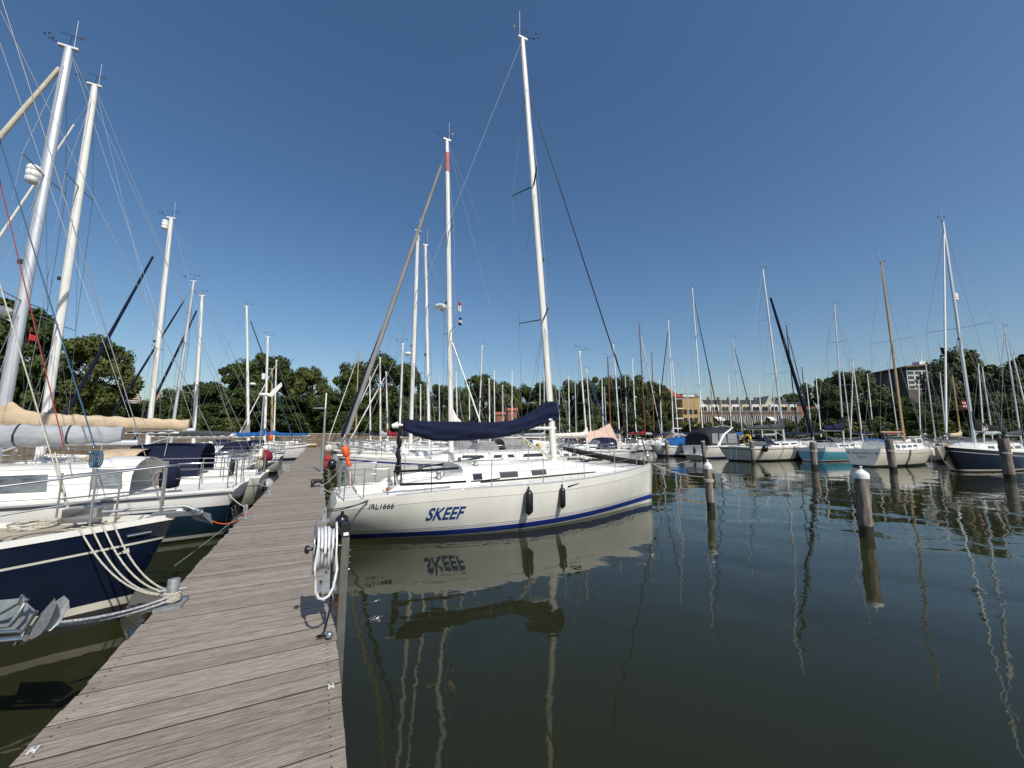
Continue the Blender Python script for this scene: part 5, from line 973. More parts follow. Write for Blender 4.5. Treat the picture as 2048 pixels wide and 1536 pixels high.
mb = MB(); mb.add([(-3.0, 1.15, 1.25), (.7, 1.1, 1.35), (.6, 0, 3.3), (-2.6, 0, 2.35), (-3.0, -1.15, 1.25), (.7, -1.1, 1.35), (-1, .02, 2.6), (-1, 1.15, 1.25), (-1, -1.15, 1.25)], [(0, 7, 6, 3), (7, 1, 2, 6), (3, 6, 8, 4), (6, 2, 5, 8)]); mb.build('boom_tent', CSAND, e)
e, f, h, a = yacht('small white yacht with yellow lifebuoy on its stern, behind SKEEF', 1, 'white', L=6.4, B=2.3, fs=.8, fm=.75, fb=.95, mastpx=(1175, 870, 25.5), toppx=(1158, 704), sm=4.1, det=1, r=.06, mm=ALW, spr=(.5,), group=MD, boom=dict(z=2.0, len=2.6, cover=CWHITE, h0=.25), hoodm=None)
mb = MB(); mb.tube([(-3.0, -.3 + .27 * math.cos(x), 1.25 + .33 * math.sin(x)) for x in [-1.2 + i * .46 for i in range(13)]], .08, 8); mb.build('horseshoe_buoy', YELLOW, e)
motorboat('small white boat with a pale blue spray hood in mid basin', 1, (6.3, 39), 5.6, 2.2, MD, 'hood', canopy=CMINT, name='motorboat', cat='motorboat')
motorboat('small white motorboat with navy hood seen over the foredeck of SKEEF', -1, (9.5, 34), 6.2, 2.3, MD, 'hood', canopy=CNAVY, name='motorboat', cat='motorboat')
motorboat('white motorboat with wheelhouse lying behind the sail cover of SKEEF', 1, (-2.5, 30), 7.4, 2.6, MD, 'pilot', name='motorboat', cat='motorboat')
motorboat('white hooded motorboat with taupe canopy left of the mast of SKEEF', 1, (-2.0, 25.6), 6.6, 2.4, MD, 'hood', canopy=CTAUPE, name='motorboat', cat='motorboat')
# ---- the many yachts of the far rows: (foot px, top px, top py, mast material, jib, boom cover, Ymin, Ymax, hull)
FAR = [(957, 965, 691, ALW, 0, CWHITE, 34, 50, 'white'), (980, 978, 758, ALW, 0, CNAVY, 50, 70, 'white'), (990, 988, 742, ALW, 0, 0, 50, 68, 'white'), (1006, 1005, 771, ALU, 0, CGREY, 55, 75, 'cream'), (1024, 1024, 742, ALW, 0, CBLUE, 48, 66, 'white'),
 (1080, 1080, 752, ALU, 0, CNAVY, 50, 66, 'white'), (1089, 1088, 738, ALU, 0, CGREY, 48, 62, 'white'), (1139, 1137, 752, ALW, 0, CNAVY, 50, 66, 'cream'), (1182, 1172, 739, ALW, CBLUE, CWHITE, 44, 60, 'white'), (1206, 1204, 758, ALW, 0, CRED, 52, 66, 'blue'),
 (1239, 1226, 690, ALW, CNAVY, CNAVY, 40, 54, 'white'), (1272, 1264, 718, ALW, 0, CGREY, 44, 58, 'white'), (1290, 1278, 649, WOODR, WHITE, CRED, 36, 48, 'white'), (1307, 1304, 706, WOODR, 0, CNAVY, 44, 58, 'maroon'), (1323, 1319, 762, ALW, 0, CDGREY, 56, 72, 'white'),
 (1346, 1337, 642, ALW, 0, CGREY, 38, 50, 'white'), (1356, 1344, 724, ALW, 0, CNAVY, 48, 62, 'cream'), (1405, 1384, 577, ALW, CNAVY, CNAVY, 33, 42, 'white'), (1425, 1421, 740, WOOD, 0, 0, 60, 75, 'wood'), (1462, 1457, 750, ALW, 0, CBLUE, 56, 72, 'white'),
 (1484, 1464, 678, ALU, CNAVY, CBLUE, 44, 56, 'blue'), (1523, 1518, 767, ALW, 0, 0, 58, 76, 'white'), (1445, 1441, 790, ALU, 0, 0, 66, 82, 'white'), (1594, 1572, 652, BLACK, CDGREY, CNAVY, 40, 52, 'white'), (1614, 1604, 735, BLACK, 0, CNAVY, 48, 62, 'white'), (1622, 1612, 760, ALW, 0, CGREY, 56, 70, 'cream'),
 (1699, 1683, 718, ALU, 0, CNAVY, 42, 56, 'white'), (1722, 1705, 725, ALW, 0, CNAVY, 44, 58, 'white'), (1794, 1775, 727, ALU, 0, CRED, 40, 54, 'white'), (1837, 1841, 762, ALW, 0, CGREY, 42, 56, 'blue'), (1867, 1852, 730, ALU, 0, 0, 40, 52, 'white'), (1888, 1882, 745, ALU, 0, CDGREY, 42, 54, 'cream'),
 (1918, 1905, 752, WOOD, 0, CBEIGE, 42, 54, 'wood'), (1963, 1961, 728, ALW, 0, CGREY, 36, 48, 'white'), (1981, 1965, 735, ALW, 0, CMINT, 36, 50, 'white'), (2005, 1990, 790, ALU, 0, CDGREY, 38, 52, 'cyan'), (2037, 2010, 655, ALU, 0, CDGREY, 27, 36, 'white'), (2062, 2022, 715, ALW, 0, CNAVY, 32, 44, 'white'),
 (916, 912, 745, ALW, 0, CNAVY, 52, 70, 'white'), (940, 938, 765, ALW, 0, CWHITE, 56, 72, 'cream'), (1046, 1045, 770, ALU, 0, CGREY, 58, 74, 'white'), (1064, 1062, 760, ALW, 0, 0, 56, 72, 'white'), (1119, 1118, 765, ALU, 0, CBLUE, 54, 70, 'white'), (1152, 1150, 760, ALU, 0, 0, 58, 72, 'white'), (1254, 1250, 745, ALU, 0, CNAVY, 56, 70, 'white'),
 (880, 878, 752, ALU, 0, CGREY, 50, 66, 'white'), (842, 841, 770, ALW, 0, CNAVY, 54, 68, 'white'), (1380, 1372, 760, ALU, 0, CGREY, 58, 72, 'white'), (1505, 1498, 775, ALU, 0, CNAVY, 60, 78, 'white'), (1550, 1546, 770, ALU, 0, CGREY, 58, 74, 'cream'), (1640, 1632, 752, ALW, 0, CNAVY, 50, 64, 'white'), (1745, 1735, 748, ALW, 0, CGREY, 48, 60, 'white'), (1770, 1759, 760, ALU, 0, CNAVY, 50, 62, 'blue'), (1212, 1209, 775, ALU, 0, 0, 60, 74, 'white'), (1100, 1098, 772, ALU, 0, CNAVY, 62, 76, 'white')]
FAR.sort(key=lambda q: q[0])
rnd = random.Random(12); CN = {id(CNAVY): 'navy', id(CBLUE): 'bright blue', id(CGREY): 'grey', id(CDGREY): 'dark grey', id(CWHITE): 'off-white', id(CRED): 'red', id(CBEIGE): 'beige', id(CMINT): 'mint', 0: ''}; MN = {id(ALW): 'white', id(ALU): 'grey', id(WOOD): 'varnished wooden', id(WOODR): 'red-brown wooden', id(BLACK): 'black'}
def inside(p):     # inside the basin?
    c = False; S = SHORE; n = len(S); j = n - 1
    for i in range(n):
        if (S[i][1] > p.y) != (S[j][1] > p.y) and p.x < (S[j][0] - S[i][0]) * (p.y - S[i][1]) / (S[j][1] - S[i][1]) + S[i][0]: c = not c
        j = i
    return c
nfar = 0; PLAN = []
for i, (bx_, tx, ty, mm, jb, bc, y0, y1, col) in enumerate(sorted(FAR, key=lambda q: q[2])):
    ok = False; k = 0; best = None
    L_ = rnd.choice((7.2, 7.8, 8.4, 9.0)); hd = rnd.choice((1, -1)); 
    if jb: hd = 1
    for k in range(160):
        if k > 60: y0 = max(30, y0 - .2); y1 = min(84, y1 + .3)
        Y = y0 + (y1 - y0) * ((k * .37 + rnd.random() * .1) % 1.0); hd_ = hd if (jb or k % 2 == 0) else -hd
        M = W(bx_, 850, Y); M.z = 0; hv = HX * hd_; o = M - hv * (L_ * .58) + hv * L_ / 2
        if not overlaps(o, L_, 2.6) and inside(o + hv * L_ / 2) and inside(o - hv * L_ / 2): ok = True; break
    if not ok: print('no room', bx_); continue
    reg(o, L_, 2.6); PLAN.append((bx_, tx, ty, mm, jb, bc, col, Y, L_, hd_))
PLAN.sort(key=lambda q: q[0])
for (bx_, tx, ty, mm, jb, bc, col, Y, L_, hd_) in PLAN:
    nfar += 1; Ht = W(tx, ty, Y).z
    lab = 'far %s yacht, %s mast%s%s, %s from the left' % ('white' if col in ('white', 'cream') else {'wood': 'varnished', 'cyan': 'light blue'}.get(col, col), MN[id(mm)], (', %s cover' % CN[id(bc)]) if bc else '', '', ordn(nfar - 1))
    if lab.count(' ') > 15: lab = lab.replace(' among the distant berths', ' in the distant berths')
    if lab.count(' ') > 15: lab = lab.replace('far ', '', 1)
    yacht(lab, hd_, col, L=L_, B=2.6, fs=.85, fm=.85, fb=1.1, mastpx=(bx_, 850, Y), toppx=(tx, ty), det=1 if (Y < 50 or jb) else 0, r=.055 + Y * .0006, mm=mm, spr=(.36, .68) if Ht > 12 else (.5,), sprw=.85, group='yachts in the far berths', boom=dict(z=1.95 + rnd.random() * .3, len=L_ * .37, cover=bc or None, h0=.3, luff=.3) if (bc or rnd.random() < .5) else None, jib=(jb, .03, .93) if jb else ((rnd.choice((CNAVY, CWHITE)), .04, .93) if rnd.random() < .25 else None), jr=.05, hoodm=rnd.choice((None, CNAVY, CBLUE, CDGREY)) if Y < 58 else None, stripe=rnd.choice(('sheer', 'thin', 'none')), railsn=4, railson=Y < 60)
# a few more low boats to fill the rows
ml = [('white', 'hood', CNAVY, 'navy hood'), ('white', 'pilot', CNAVY, 'wheelhouse'), ('white', 'hood', CBLUE, 'blue hood'), ('white', 'tarp', CBLUE, 'blue tarpaulin'), ('white', 'hood', CDGREY, 'grey hood')]
k = 0
for i in range(70):
    px = 850 + (i * 97) % 1200; Y = 36 + (i * 13.7) % 34; M = W(px, 850, Y); M.z = 0; L_ = 6.2; hv = HX * (1 if i % 2 else -1)
    if k < 16 and not overlaps(M, L_ + .6, 2.4) and inside(M + HX * 4) and inside(M - HX * 4):
        q = ml[k % 5]; motorboat('distant small white motorboat with %s moored between the far yachts' % q[3], 1 if i % 2 else -1, M - hv * L_ / 2, L_, 2.3, 'small motorboats in the far berths', q[1], canopy=q[2], name='motorboat', cat='motorboat'); k += 1
# ------------------------------------------------------------------ posts
POSTM = mat('post_wood', (.30, .25, .21), .85, var=.25, vs=3.2, col2=(.028, .022, .018), stretch=(4, 4, .55), bump=.8, bs=22); WETM = mat('post_wet', (.022, .02, .012), .5, var=.2, vs=8)
CAPM = mat('post_cap', (.78, .79, .78), .5, var=.1, vs=9)
def post(px, py, Y, topx, topy, r, cap, label, rope=False):
    b = W(px, py, Y); t = W(topx, topy, Y); zt = t.z; lean = Vector((t.x - b.x, 0, 0)); o = Vector((b.x, Y, 0)); e = empty('mooring_post', o, 0, label=label, cat='mooring post', group='mooring posts in the water')
    at_ = lambda z: lean * (z / zt) + Vector((0, 0, z)); rnd = random.Random(int(px)); N = 14; rings = []
    for z in [.23 + (zt - .23 - (.0 if not cap else .04)) * i / 7 for i in range(8)]: rings.append([at_(z) + Vector((math.cos(a), math.sin(a), 0)) * r * (1 + .05 * math.sin(a * 3 + z) + rnd.uniform(-.05, .05)) for a in [2 * math.pi * j / N for j in range(N)]])
    mb = MB(); mb.loft(rings, 0, True, True, True); mb.build('shaft', POSTM, e); mb = MB(); mb.tube([at_(-1), at_(.24)], r * .99, N); mb.build('wet_foot', WETM, e)
    if cap: mb = MB(); mb.lathe(at_(zt - .07), ([(r * 1.06, -.07), (r * 1.08, .02), (r * .98, .05), (r * .55, .10), (r * .18, .13), (r * .12, .16), (r * .22, .175), (r * .2, .195), (.001, .2)] if Y < 14 else [(r * 1.03, -.02), (r * 1.03, .04), (r * .8, .07), (.001, .09)]), 16, axis=at_(zt)); mb.build('cap', CAPM if Y < 14 else mat('post_top_pale', (.42, .40, .37), .8, var=.15, vs=8), e)
    if rope:
        mb = MB()
        for k in range(3): z = zt * .62 + k * .03; mb.tube([at_(z) + Vector((math.cos(a), math.sin(a), .03 * math.sin(a))) * (r + .015) for a in [2 * math.pi * j / 14 for j in range(15)]], .014, 5)
        mb.build('rope_turns', ROPEW, e)
    return at_, o
Yp = G(1422, 1021, 0).y; atp, op = post(1422, 1021, Yp, 1415, 928, .108, True, 'round wooden mooring post with white cap nearest the bow of SKEEF', True)
Yq = G(1733, 1073, 0).y; post(1733, 1073, Yq, 1722, 944, .128, True, 'thick weathered mooring post with white domed cap, nearest the camera', False)
for (px, py, tx, ty, r, cap, lab, rp) in ((1335, 914, 1333, 882, .17, True, 'mooring post with white top in front of the blue-tarpaulin boat', False), (1410, 920, 1405, 882, .17, True, 'mooring post with white top in front of the motor cruiser', False), (1507, 925, 1503, 882, .165, True, 'mooring post with pale top before the stern of the long white yacht', True), (1629, 936, 1626, 883, .19, True, 'stout mooring post at the bow of the long white yacht', True),
    (1787, 941, 1777, 879, .19, False, 'bare-topped mooring post before the wooden-masted yacht', True), (2020, 958, 2006, 877, .20, False, 'thick dark mooring post before the navy yacht at the right edge', True)):
    post(px, py, G(px, py, 0).y, tx, ty, r, cap, lab, rp)
for i, (px, py, ty) in enumerate(((1222, 903, 862), (1138, 905, 868), (1162, 902, 866), (1262, 900, 865), (1375, 905, 868))): post(px, py, G(px, py, 0).y, px - 1, ty, .14, True, 'slim far mooring post, %s from the left beyond the bow of SKEEF' % ordn(i))
# second jetty behind the right-hand row
p0 = Vector((46, 27, 0)); JB = mat('far_jetty', (.14, .12, .10), .85, var=.15, vs=3); e = empty('walkway', p0, jr, label='dark narrow walkway behind the right-hand row of boats', cat='jetty')
MB().box((0, 0, .5), (52, 1.4, .16)).build('deck_boards', JB, e)
for i in range(9): MB().tube([(-24 + i * 6, .6, -1), (-24 + i * 6, .6, .9)], .12, 8).build('pile', PILE, e)
# ------------------------------------------------------------------ jetty furniture
def bollard(px, py, label, hgt=.2, r=.05, t_y=None, plate=(.28, .2)):
    t, y = tJ(px, py); p = JP(t, y, .6); e = empty('mooring_bollard', p, jr, label=label, cat='bollard', group='steel bollards on the jetty')
    MB().box((0, 0, .011), (plate[0], plate[1], .02)).build('base_plate', GALV, e); MB().lathe((0, 0, .02), [(r, 0), (r, hgt), (r * .96, hgt + .004), (.001, hgt + .005)], 16).build('post', GALV, e)
    m_ = MB(); m_.tube([(0, -.11, hgt * .65), (0, .11, hgt * .65)], .012, 6); m_.build('cross_pin', GALV, e)
    return p
b1 = bollard(343, 1210, 'grey steel bollard with pale ropes at the left edge, by the navy bow', .21, .048)
mb = MB()
for k in range(5): mb.tube([b1 + Vector((.062 * math.cos(a), .062 * math.sin(a), .05 + k * .016)) for a in [2 * math.pi * j / 14 for j in range(15)]], .010, 5)
thing('rope_turns', mb, ROPEW, 'pale rope wound round the bollard by the navy bow', 'rope')
def bracket(px, py, label, side):
    t, y = tJ(px, py); p = JP(t, y, .6); e = empty('mooring_bracket', p, jr, label=label, cat='bollard', group='steel mooring brackets on the jetty')
    MB().box((0, 0, .01), (.24, .2, .018)).build('base_plate', GALV, e); MB().box((0, 0, .13), (.05, .07, .24)).build('upright', GALV, e); m_ = MB(); m_.tube([(-.06, 0, .2), (.06, 0, .2)], .014, 6); m_.build('pin', GALV, e)
    return p
b2 = bracket(490, 1036, 'steel bracket on the left edge by the blue motorsailer', 1); b3 = bracket(539, 990, 'steel bracket on the left edge by the cream yacht', 1)
b4 = bracket(576, 942, 'tall steel bracket on the left edge by the small open boat', 1)
b5 = bracket(648, 1042, 'steel bracket on the right edge beside the stern of SKEEF', 1); b6 = bracket(643, 987, 'steel bracket on the right edge beside the black step', 1); b7 = bracket(651, 1176, 'steel bracket on the right edge just behind the hose reel', 1)
# black plastic step
t, y = tJ(637, 973); p = JP(t, y - .02); e = empty('step_stool', p, jr, label='black plastic step standing on the right side of the jetty', cat='step')
m_ = MB(); m_.box((0, 0, .20), (.26, .40, .03), taper=.94)
for s in (-1, 1): m_.box((0, s * .17, .09), (.24, .045, .19), rx=-s * .10)
m_.build('step_top', RUBK, e)
for s in (-1, 1):
    m_ = MB(); N = 8; arc = [(s * .115, .11 * math.cos(math.pi * i / N), .02 + .11 * math.sin(math.pi * i / N)) for i in range(N + 1)]; out = [(s * .115, .15 * math.cos(math.pi * i / N) if True else 0, .02 + .165 * min(1, 1.6 * math.sin(math.pi * i / N))) for i in range(N + 1)]
    m_.loft([[Vector(a), Vector(b)] for a, b in zip(arc, out)], 0, False, False); m_.build('side_panel', RUBK, e)
# lamp pole
t, y = tJ(643, 945); p = JP(t, y); hz = W(645, 817, p.y).z - .6; hz2 = W(646, 786, p.y).z - .6; e = empty('lamp_post', p, 0, label='slim grey jetty lamp post with one horizontal lamp arm', cat='lamp post')
MB().tube([(0, 0, 0), (0, 0, hz * .25), (0, 0, hz)], [.055, .045, .04], 10).build('pole', GALV, e); MB().tube([(0, 0, hz), (0, 0, hz2)], .028, 8).build('antenna_tube', PLASW, e)
m_ = MB(); m_.loft([[Vector((x, w * c, hz + q * s)) for c, s in ((1, 0), (.5, 1), (-.5, 1), (-1, 0), (-.5, -.6), (.5, -.6))] for x, w, q in ((.03, .03, .03), (-.2, .05, .045), (-.48, .06, .035), (-.55, .02, .01))], 0, True, True, True); m_.build('lamp_head', GALV, e)
for z in (.42, .5): MB().tube([(0, 0, hz * z * 1.2), (-.2, 0, hz * z * 1.2)], .012, 5).build('arm_peg', GALV, e)
MB().box((0, 0, .01), (.3, .2, .02), rz=jr).build('base_plate', GALV, e)
# supply post with hose reel
Yh = 3.32; base = W(676, 1262, Yh); pt_ = JP(*[tJ(668, 1262)[0], JW + .035], .6); e = empty('hose_reel_stand', Vector((pt_.x, pt_.y, 0)), jr, label='grey steel post at the right jetty edge holding a reel of white hose', cat='hose reel')
HT = W(684, 1066, pt_.y).z
PS = mat('post_steel_dark', (.16, .155, .14), .5, .4, var=.15, vs=6, bump=.1)
pm = MB().box((0, 0, HT / 2 - .15), (.06, .06, HT + .3)).build('post', PS, e); MB().box((0, 0, HT + .03), (.068, .068, .11)).build('post_cap', BLACK, e); MB().box((-.036, -.0, HT - .0), (.006, .04, .025)).build('label_plate', PLASW, e)
m_ = MB()
for s in range(4): m_.tube([(-.02, -.03, HT - .14 - s * .05), (-.02, -.045, HT - .14 - s * .05)], .006, 6)
m_.build('coupling', RUBK, e)
rc = Vector((.0, .150, HT - .10)); RR_ = .185     # reel axis across the jetty (local y, pointing left)
for s in (-.075, .085):
    m_ = MB(); m_.lathe(rc + Vector((0, s, 0)), [(RR_ - .012, -.004), (RR_ + .012, -.006), (RR_ + .012, .006), (RR_ - .012, .004)], 28, axis=(0, 1, 0)); 
    for k in range(6): a = k * math.pi / 3 + .3; m_.tube([rc + Vector((0, s, 0)), rc + Vector((RR_ * math.cos(a), s, RR_ * math.sin(a)))], .008, 5)
    m_.build('reel_flange', STEEL if s > 0 else PLASW, e)
m_ = MB(); m_.lathe(rc, [(.07, -.09), (.07, .09)], 14, axis=(0, 1, 0)); m_.tube([rc, rc + Vector((0, -.13, 0))], .02, 8); m_.build('reel_hub', BLACK, e)
m_ = MB(); m_.tube([rc + Vector((0, .09, 0)), rc + Vector((0, .13, 0))], .012, 6); m_.lathe(rc + Vector((0, .12, -.0)), [(.03, 0), (.035, .02), (.02, .035)], 10, axis=(0, 1, 0)); m_.build('reel_knob', RUBK, e)
hp_ = []; N = 24
for k in range(N * 9 + 1):
    a = 2 * math.pi * k / N; lay = k // (N * 5); kk = (k % (N * 5)) / (N * 5); yy = (-.06 + .125 * kk) if lay % 2 == 0 else (.065 - .125 * kk); rr = .135 + lay * .022 + .006 * math.sin(k * .7)
    hp_.append(rc + Vector((rr * math.cos(a), yy, rr * math.sin(a))))
m_ = MB(); m_.tube(hp_, .0115, 6); m_.build('hose', HOSE, e)
m_ = MB(); a0 = rc + Vector((-.15, .03, .08)); m_.tube([rc + Vector((-.16, .055, .05)), rc + Vector((-.19, .07, -.1)), rc + Vector((-.19, .065, -.2)), rc + Vector((-.185, .058, -.27)), rc + Vector((-.18, .035, -.325)), rc + Vector((-.17, .0, -.345)), rc + Vector((-.165, -.04, -.325)), rc + Vector((-.155, -.07, -.27)), rc + Vector((-.15, -.08, -.2)), rc + Vector((-.12, -.09, -.15)), rc + Vector((-.1, -.07, .02))], .0115, 8); m_.build('hose_loop', HOSE, e)
m_ = MB(); m_.tube([rc + Vector((-.05, -.05, -.12)), rc + Vector((-.07, -.06, -.45)), rc + Vector((-.1, -.02, -.62)), rc + Vector((-.12, .03, -HT + .105 + .63)), rc + Vector((-.1, -.06, -HT + .10 + .62))], .009, 6); m_.build('cable', RUBK, e)
m_ = MB(); m_.ball(rc + Vector((-.14, -.06, -HT + .10 + .64)), .028, n=10); m_.build('hose_nozzle', STEEL, e)
# ball fender between jetty and yacht
pb = W(684, 1042, 4.35); mb = MB(); mb.ball(pb, .072, n=18); mb.tube([pb + Vector((0, 0, .05)), pb + Vector((0, 0, .10))], .018, 8); thing('ball_fender', mb, RUBK, 'round black ball fender hung beside the hose reel post', 'fender')
mb = MB(); mb.tube([pb + Vector((0, 0, .17)), pt_ + Vector((0, 0, HT - .55))], .008, 5)
# lifebuoy on the quay wall
c = W(628, 877, 52.3); nn = Vector((0, -1, 0)); mb = MB(); mb.lathe(c + Vector((.0, -1.0, 0)), [(.02, 0), (.36, 0), (.46, -.04), (.46, .10), (.40, .15), (.02, .15)], 20, axis=(0, 1, 0)); e = thing('lifebuoy_case', mb, mat('lifebuoy_red', (.80, .05, .012), .5, var=.05), 'round orange-red lifebuoy case on the quay wall at the end of the jetty', 'lifebuoy')
# left fender bits and small things on the row ends
for (px, py, Y, r, m_, lab) in ((657, 897, 17.5, .16, RUBW, 'white ball fender at the bow of the first yacht beyond SKEEF'), (656, 917, 15.5, .12, REDP, 'upper red ball fender beside the jetty lamp post'), (656, 930, 15.3, .13, REDP, 'lower red ball fender beside the jetty lamp post'), (664, 929, 15.2, .18, RUBK, 'dark grey ball fender beside the red ones'), (533, 972, 14.3, .24, mat('fender_grey', (.40, .42, .44), .5, var=.15), 'large pale grey ball fender at the left edge of the jetty')):
    c = W(px, py, Y); mb = MB(); mb.ball(c, r, n=14, sq=1.15); mb.tube([c + Vector((0, 0, r)), c + Vector((0, 0, r + .35))], .01, 5); thing('ball_fender', mb, m_, lab, 'fender', 'ball fenders along the jetty')
for (px, py, Y, lab) in ((542, 875, 30, 'small orange fender hanging on a left-row yacht'),):
    c = W(px, py, Y); mb = MB(); mb.lathe(c, [(.02, -.25), (.12, -.2), (.14, 0), (.12, .2), (.02, .25)], 10); mb.tube([c + Vector((0, 0, .25)), c + Vector((0, 0, .5))], .01, 4); thing('fender', mb, ORANGE, lab, 'fender')
# ------------------------------------------------------------------ ropes
bt = b1 + Vector((0, 0, .12))
for i, (px, py, d) in enumerate(((193, 1056, .22), (203, 1056, .24), (217, 1053, .20), (214, 1058, .17))):
    t_ = .925 + .008 * i; hp = h1.pt(t_, h1.sheer(t_) + .04, -1, .02); a = f1.wld(hp); line([a + HX * -.12 + DX * .1] + sag(a, bt + Vector((-.03 + i * .012, -.04, -.02 + i * .012)), d * .8, 14), .009, ROPEW, 'pale mooring rope, %s of four from the navy bow to the bollard' % ordn(i))
for i in range(2):
    a = W(100 - i * 14, 1246 + i * 8, 3.15); line(sag(a, bt + Vector((.01, -.05, -.03 - i * .035)), .04, 10), .012, ROPEG, 'flecked double mooring rope, %s strand, from bollard toward the near anchor' % ('upper', 'lower')[i])
a = W(158, 1040, 5.0); line([W(110, 905, 5.6), W(140, 1030, 5.1), W(159, 1060, 4.86), W(158, 1090, 4.84), W(152, 1121, 4.84)], .011, ROPEW, 'loose pale rope end hanging down the navy hull')
rr_ = [('red halyard line rising over the near yachts', ROPER, W(128, 895, 7.0), W(-95, -30, 7.6), .009), ('blue halyard line rising over the near yachts', ROPEB, W(190, 895, 6.6), W(-75, 40, 7.4), .011), ('pale halyard line slanting down to the navy foredeck', ROPEW, W(140, 1035, 5.1), W(-190, -60, 6.2), .008)]
for lab, m, a, b, r in rr_: line([a, a.lerp(b, .5), b], r, m, lab, cat='rope')
mb = MB()
for k in range(5): c = W(190, 918, 6.6); mb.tube([c + Vector((.05 * math.cos(q) + .01 * k, .02 * k - .04, .14 * math.sin(q))) for q in [2 * math.pi * j / 10 for j in range(11)]], .010, 5)
thing('rope_coil', mb, ROPEB, 'coiled blue rope hanging at the end of the blue halyard', 'rope')
sa = hs.pt(.06, .86, -1, .03); sw = FS.wld(sa)
for i in range(2): line(sag(sw + Vector((0, 0, .03 * i)), b5 + Vector((0, 0, .2 - .03 * i)), .03 + .02 * i), .010, ROPEK, 'black stern line of SKEEF to the right edge bracket, %s strand' % ('upper', 'lower')[i])
line(sag(FS.wld((4.7, -.05, 1.25)), op + atp(.95) + Vector((-.13, 0, 0)), .10, 12), .013, ROPEW, 'pale bow line of SKEEF to the white-capped post')
line(sag(FS.wld((4.7, .05, 1.25)), Vector((8.8, 19.5, .9)), .1, 12), .010, ROPEW, 'pale second bow line of SKEEF running away to the far side')
line(sag(b2 + Vector((0, 0, .2)), f2.wld((-4.6, .8, 1.05)), .06), .011, ROPEW, 'pale stern line of the blue motorsailer')
line(sag(b3 + Vector((0, 0, .2)), f3.wld((-4.7, .9, 1.0)), .08), .011, ROPEG, 'grey stern line of the cream yacht')
line(sag(b6 + Vector((0, 0, .2)), fR1.wld((5.2, .2, 1.35)), .15), .011, ROPEG, 'grey bow line of the first yacht beyond SKEEF')
line(sag(b6 + Vector((0, 0, .17)), W(716, 962, 11.0), .25), .010, ROPEW, 'pale slack line from the step bracket toward the stern of SKEEF')
orr = [W(455, 1000, 9.0), W(470, 1030, 8.2), W(495, 1040, 8.6)]
line(sag(b2 + Vector((.05, 0, .1)), W(400, 1022, 7.3), .22), .009, ORANGE, 'thin orange line from the left bracket to the motorsailer')
line(sag(f1.wld((4.85, 0, .55)), b2 + Vector((0, 0, .15)), .02), .006, WIRE, 'thin line from the navy stem up to the left bracket')
def flag(px, py, Y, w, h_, cols, label):
    c = W(px, py, Y); mb = MB(); n = 6; s = len(cols)
    for k in range(s):
        z0 = -h_ * k / s; z1 = -h_ * (k + 1) / s
        P_ = lambda i, z: c + Vector((w * i / n * .8, .05 * math.sin(i * 1.4 + z * 3), z - .25 * w * i / n))
        for i in range(n): mb.add([P_(i, z0), P_(i + 1, z0), P_(i + 1, z1), P_(i, z1)], [(0, 1, 2, 3)], k)
    mb.tube([c + Vector((-.01, 0, .2)), c + Vector((-.01, 0, -h_ - .1))], .006, 4, m=0); thing('flag', mb, cols, label, 'flag')
flag(917, 604, 16.8, .15, .42, [REDP, WHITE, WHITE], 'red and white signal flag under the spreader beyond SKEEF'); flag(918, 634, 16.8, .15, .36, [ROYAL, WHITE, CNAVY], 'navy and white signal flag below the red and white one')
flag(60, 668, 9.6, .12, .14, [REDP], 'small red pennant under the spreader of the radar-masted yacht'); flag(1880, 694, 23, .35, .4, [CNAVY], 'small navy pennant near the mast of the navy yacht at right')
flag(1923, 800, 30, .45, .6, [REDP, WHITE, REDP, WHITE, REDP], 'red and white striped ensign behind the navy yacht at right')
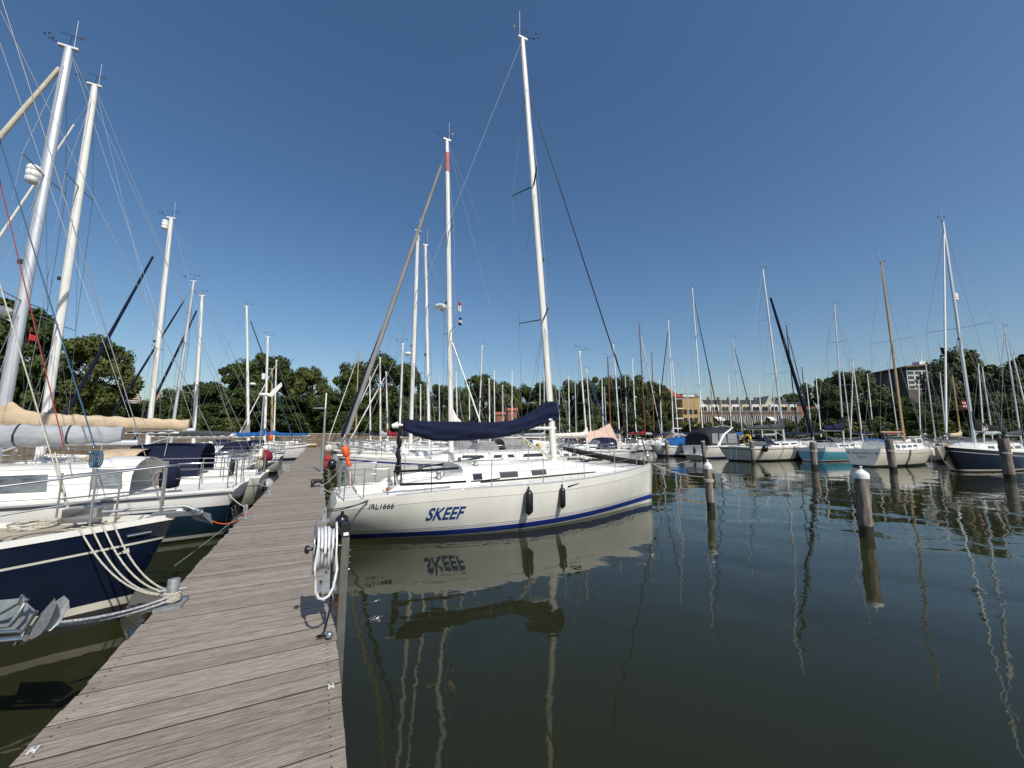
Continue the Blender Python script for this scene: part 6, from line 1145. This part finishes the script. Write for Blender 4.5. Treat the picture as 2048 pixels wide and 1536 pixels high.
# ------------------------------------------------------------------ near anchor and bow at the lower left
e = empty('bow_anchor', W(95, 1275, 2.82), TH, label='galvanised plough anchor with two broad flukes on a steel bow roller, lower left', cat='anchor'); fr = Frame(e.location.x, e.location.y, TH)
A_ = lambda px, py, d=0: (lambda w: Vector(((w - e.location).dot(fr.x), (w - e.location).dot(fr.y), w.z - e.location.z)))(W(px, py, 2.82 + d))
AG = mat('anchor_zinc', (.30, .33, .335), .5, .45, var=.15, vs=14, bump=.25)
m_ = MB(); m_.slab([A_(110, 1196), A_(112, 1212), A_(98, 1245), A_(82, 1268), A_(48, 1288), A_(38, 1292), A_(70, 1240)], A_(60, 1240, .03) - A_(60, 1240, 0)); m_.build('fluke', AG, e)
m_ = MB(); m_.slab([A_(128, 1191, .10), A_(138, 1200, .12), A_(139, 1215, .12), A_(120, 1245, .08), A_(100, 1262, .04), A_(90, 1262, .03), A_(108, 1205, .06)], A_(60, 1240, .13) - A_(60, 1240, .10)); m_.build('fluke', AG, e)
m_ = MB(); m_.slab([A_(-60, 1206, .1), A_(44, 1196, .1), A_(74, 1224, .06), A_(50, 1262, .02), A_(-60, 1268, .02)], A_(60, 1240, .03) - A_(60, 1240, 0)); m_.build('shank_plate', AG, e)
m_ = MB(); m_.tube([A_(-60, 1245, -.02), A_(0, 1226, -.03), A_(34, 1206, -.03), A_(47, 1206, -.02), A_(40, 1226, -.03), A_(20, 1250, -.04), A_(-60, 1262, -.05)], .016, 6); m_.build('shank_rim', AG, e)
m_ = MB(); m_.tube([A_(-80, 1288, -.05), A_(52, 1276, -.05)], .02, 8); m_.tube([A_(30, 1290, -.06), A_(62, 1240, -.04), A_(74, 1222, -.04)], .010, 6); m_.tube([A_(-80, 1268, -.04), A_(40, 1262, -.04)], .012, 8); m_.build('bow_roller', STEEL, e)
m_ = MB(); m_.tube([A_(38, 1206, -.04), A_(44, 1190, -.04), A_(50, 1198, -.04), A_(56, 1200, -.04)], .008, 6); m_.build('shackle', STEEL, e)
hb = Hull(8, 2.8, .8, .8, .98, rb=.9); tip = W(-75, 1290, 2.75); o = Vector((tip.x, tip.y, 0)) - HX * 4.0; e = empty('sailing_yacht', o, TH, label='bow of the nearest white yacht outside the lower left corner, carrying the anchor', cat='sailing yacht')
make_hull(hb, e, [(-.35, -.35, 1), (.08, .1, 0)], [WHITE, DARK], 0, n=14)
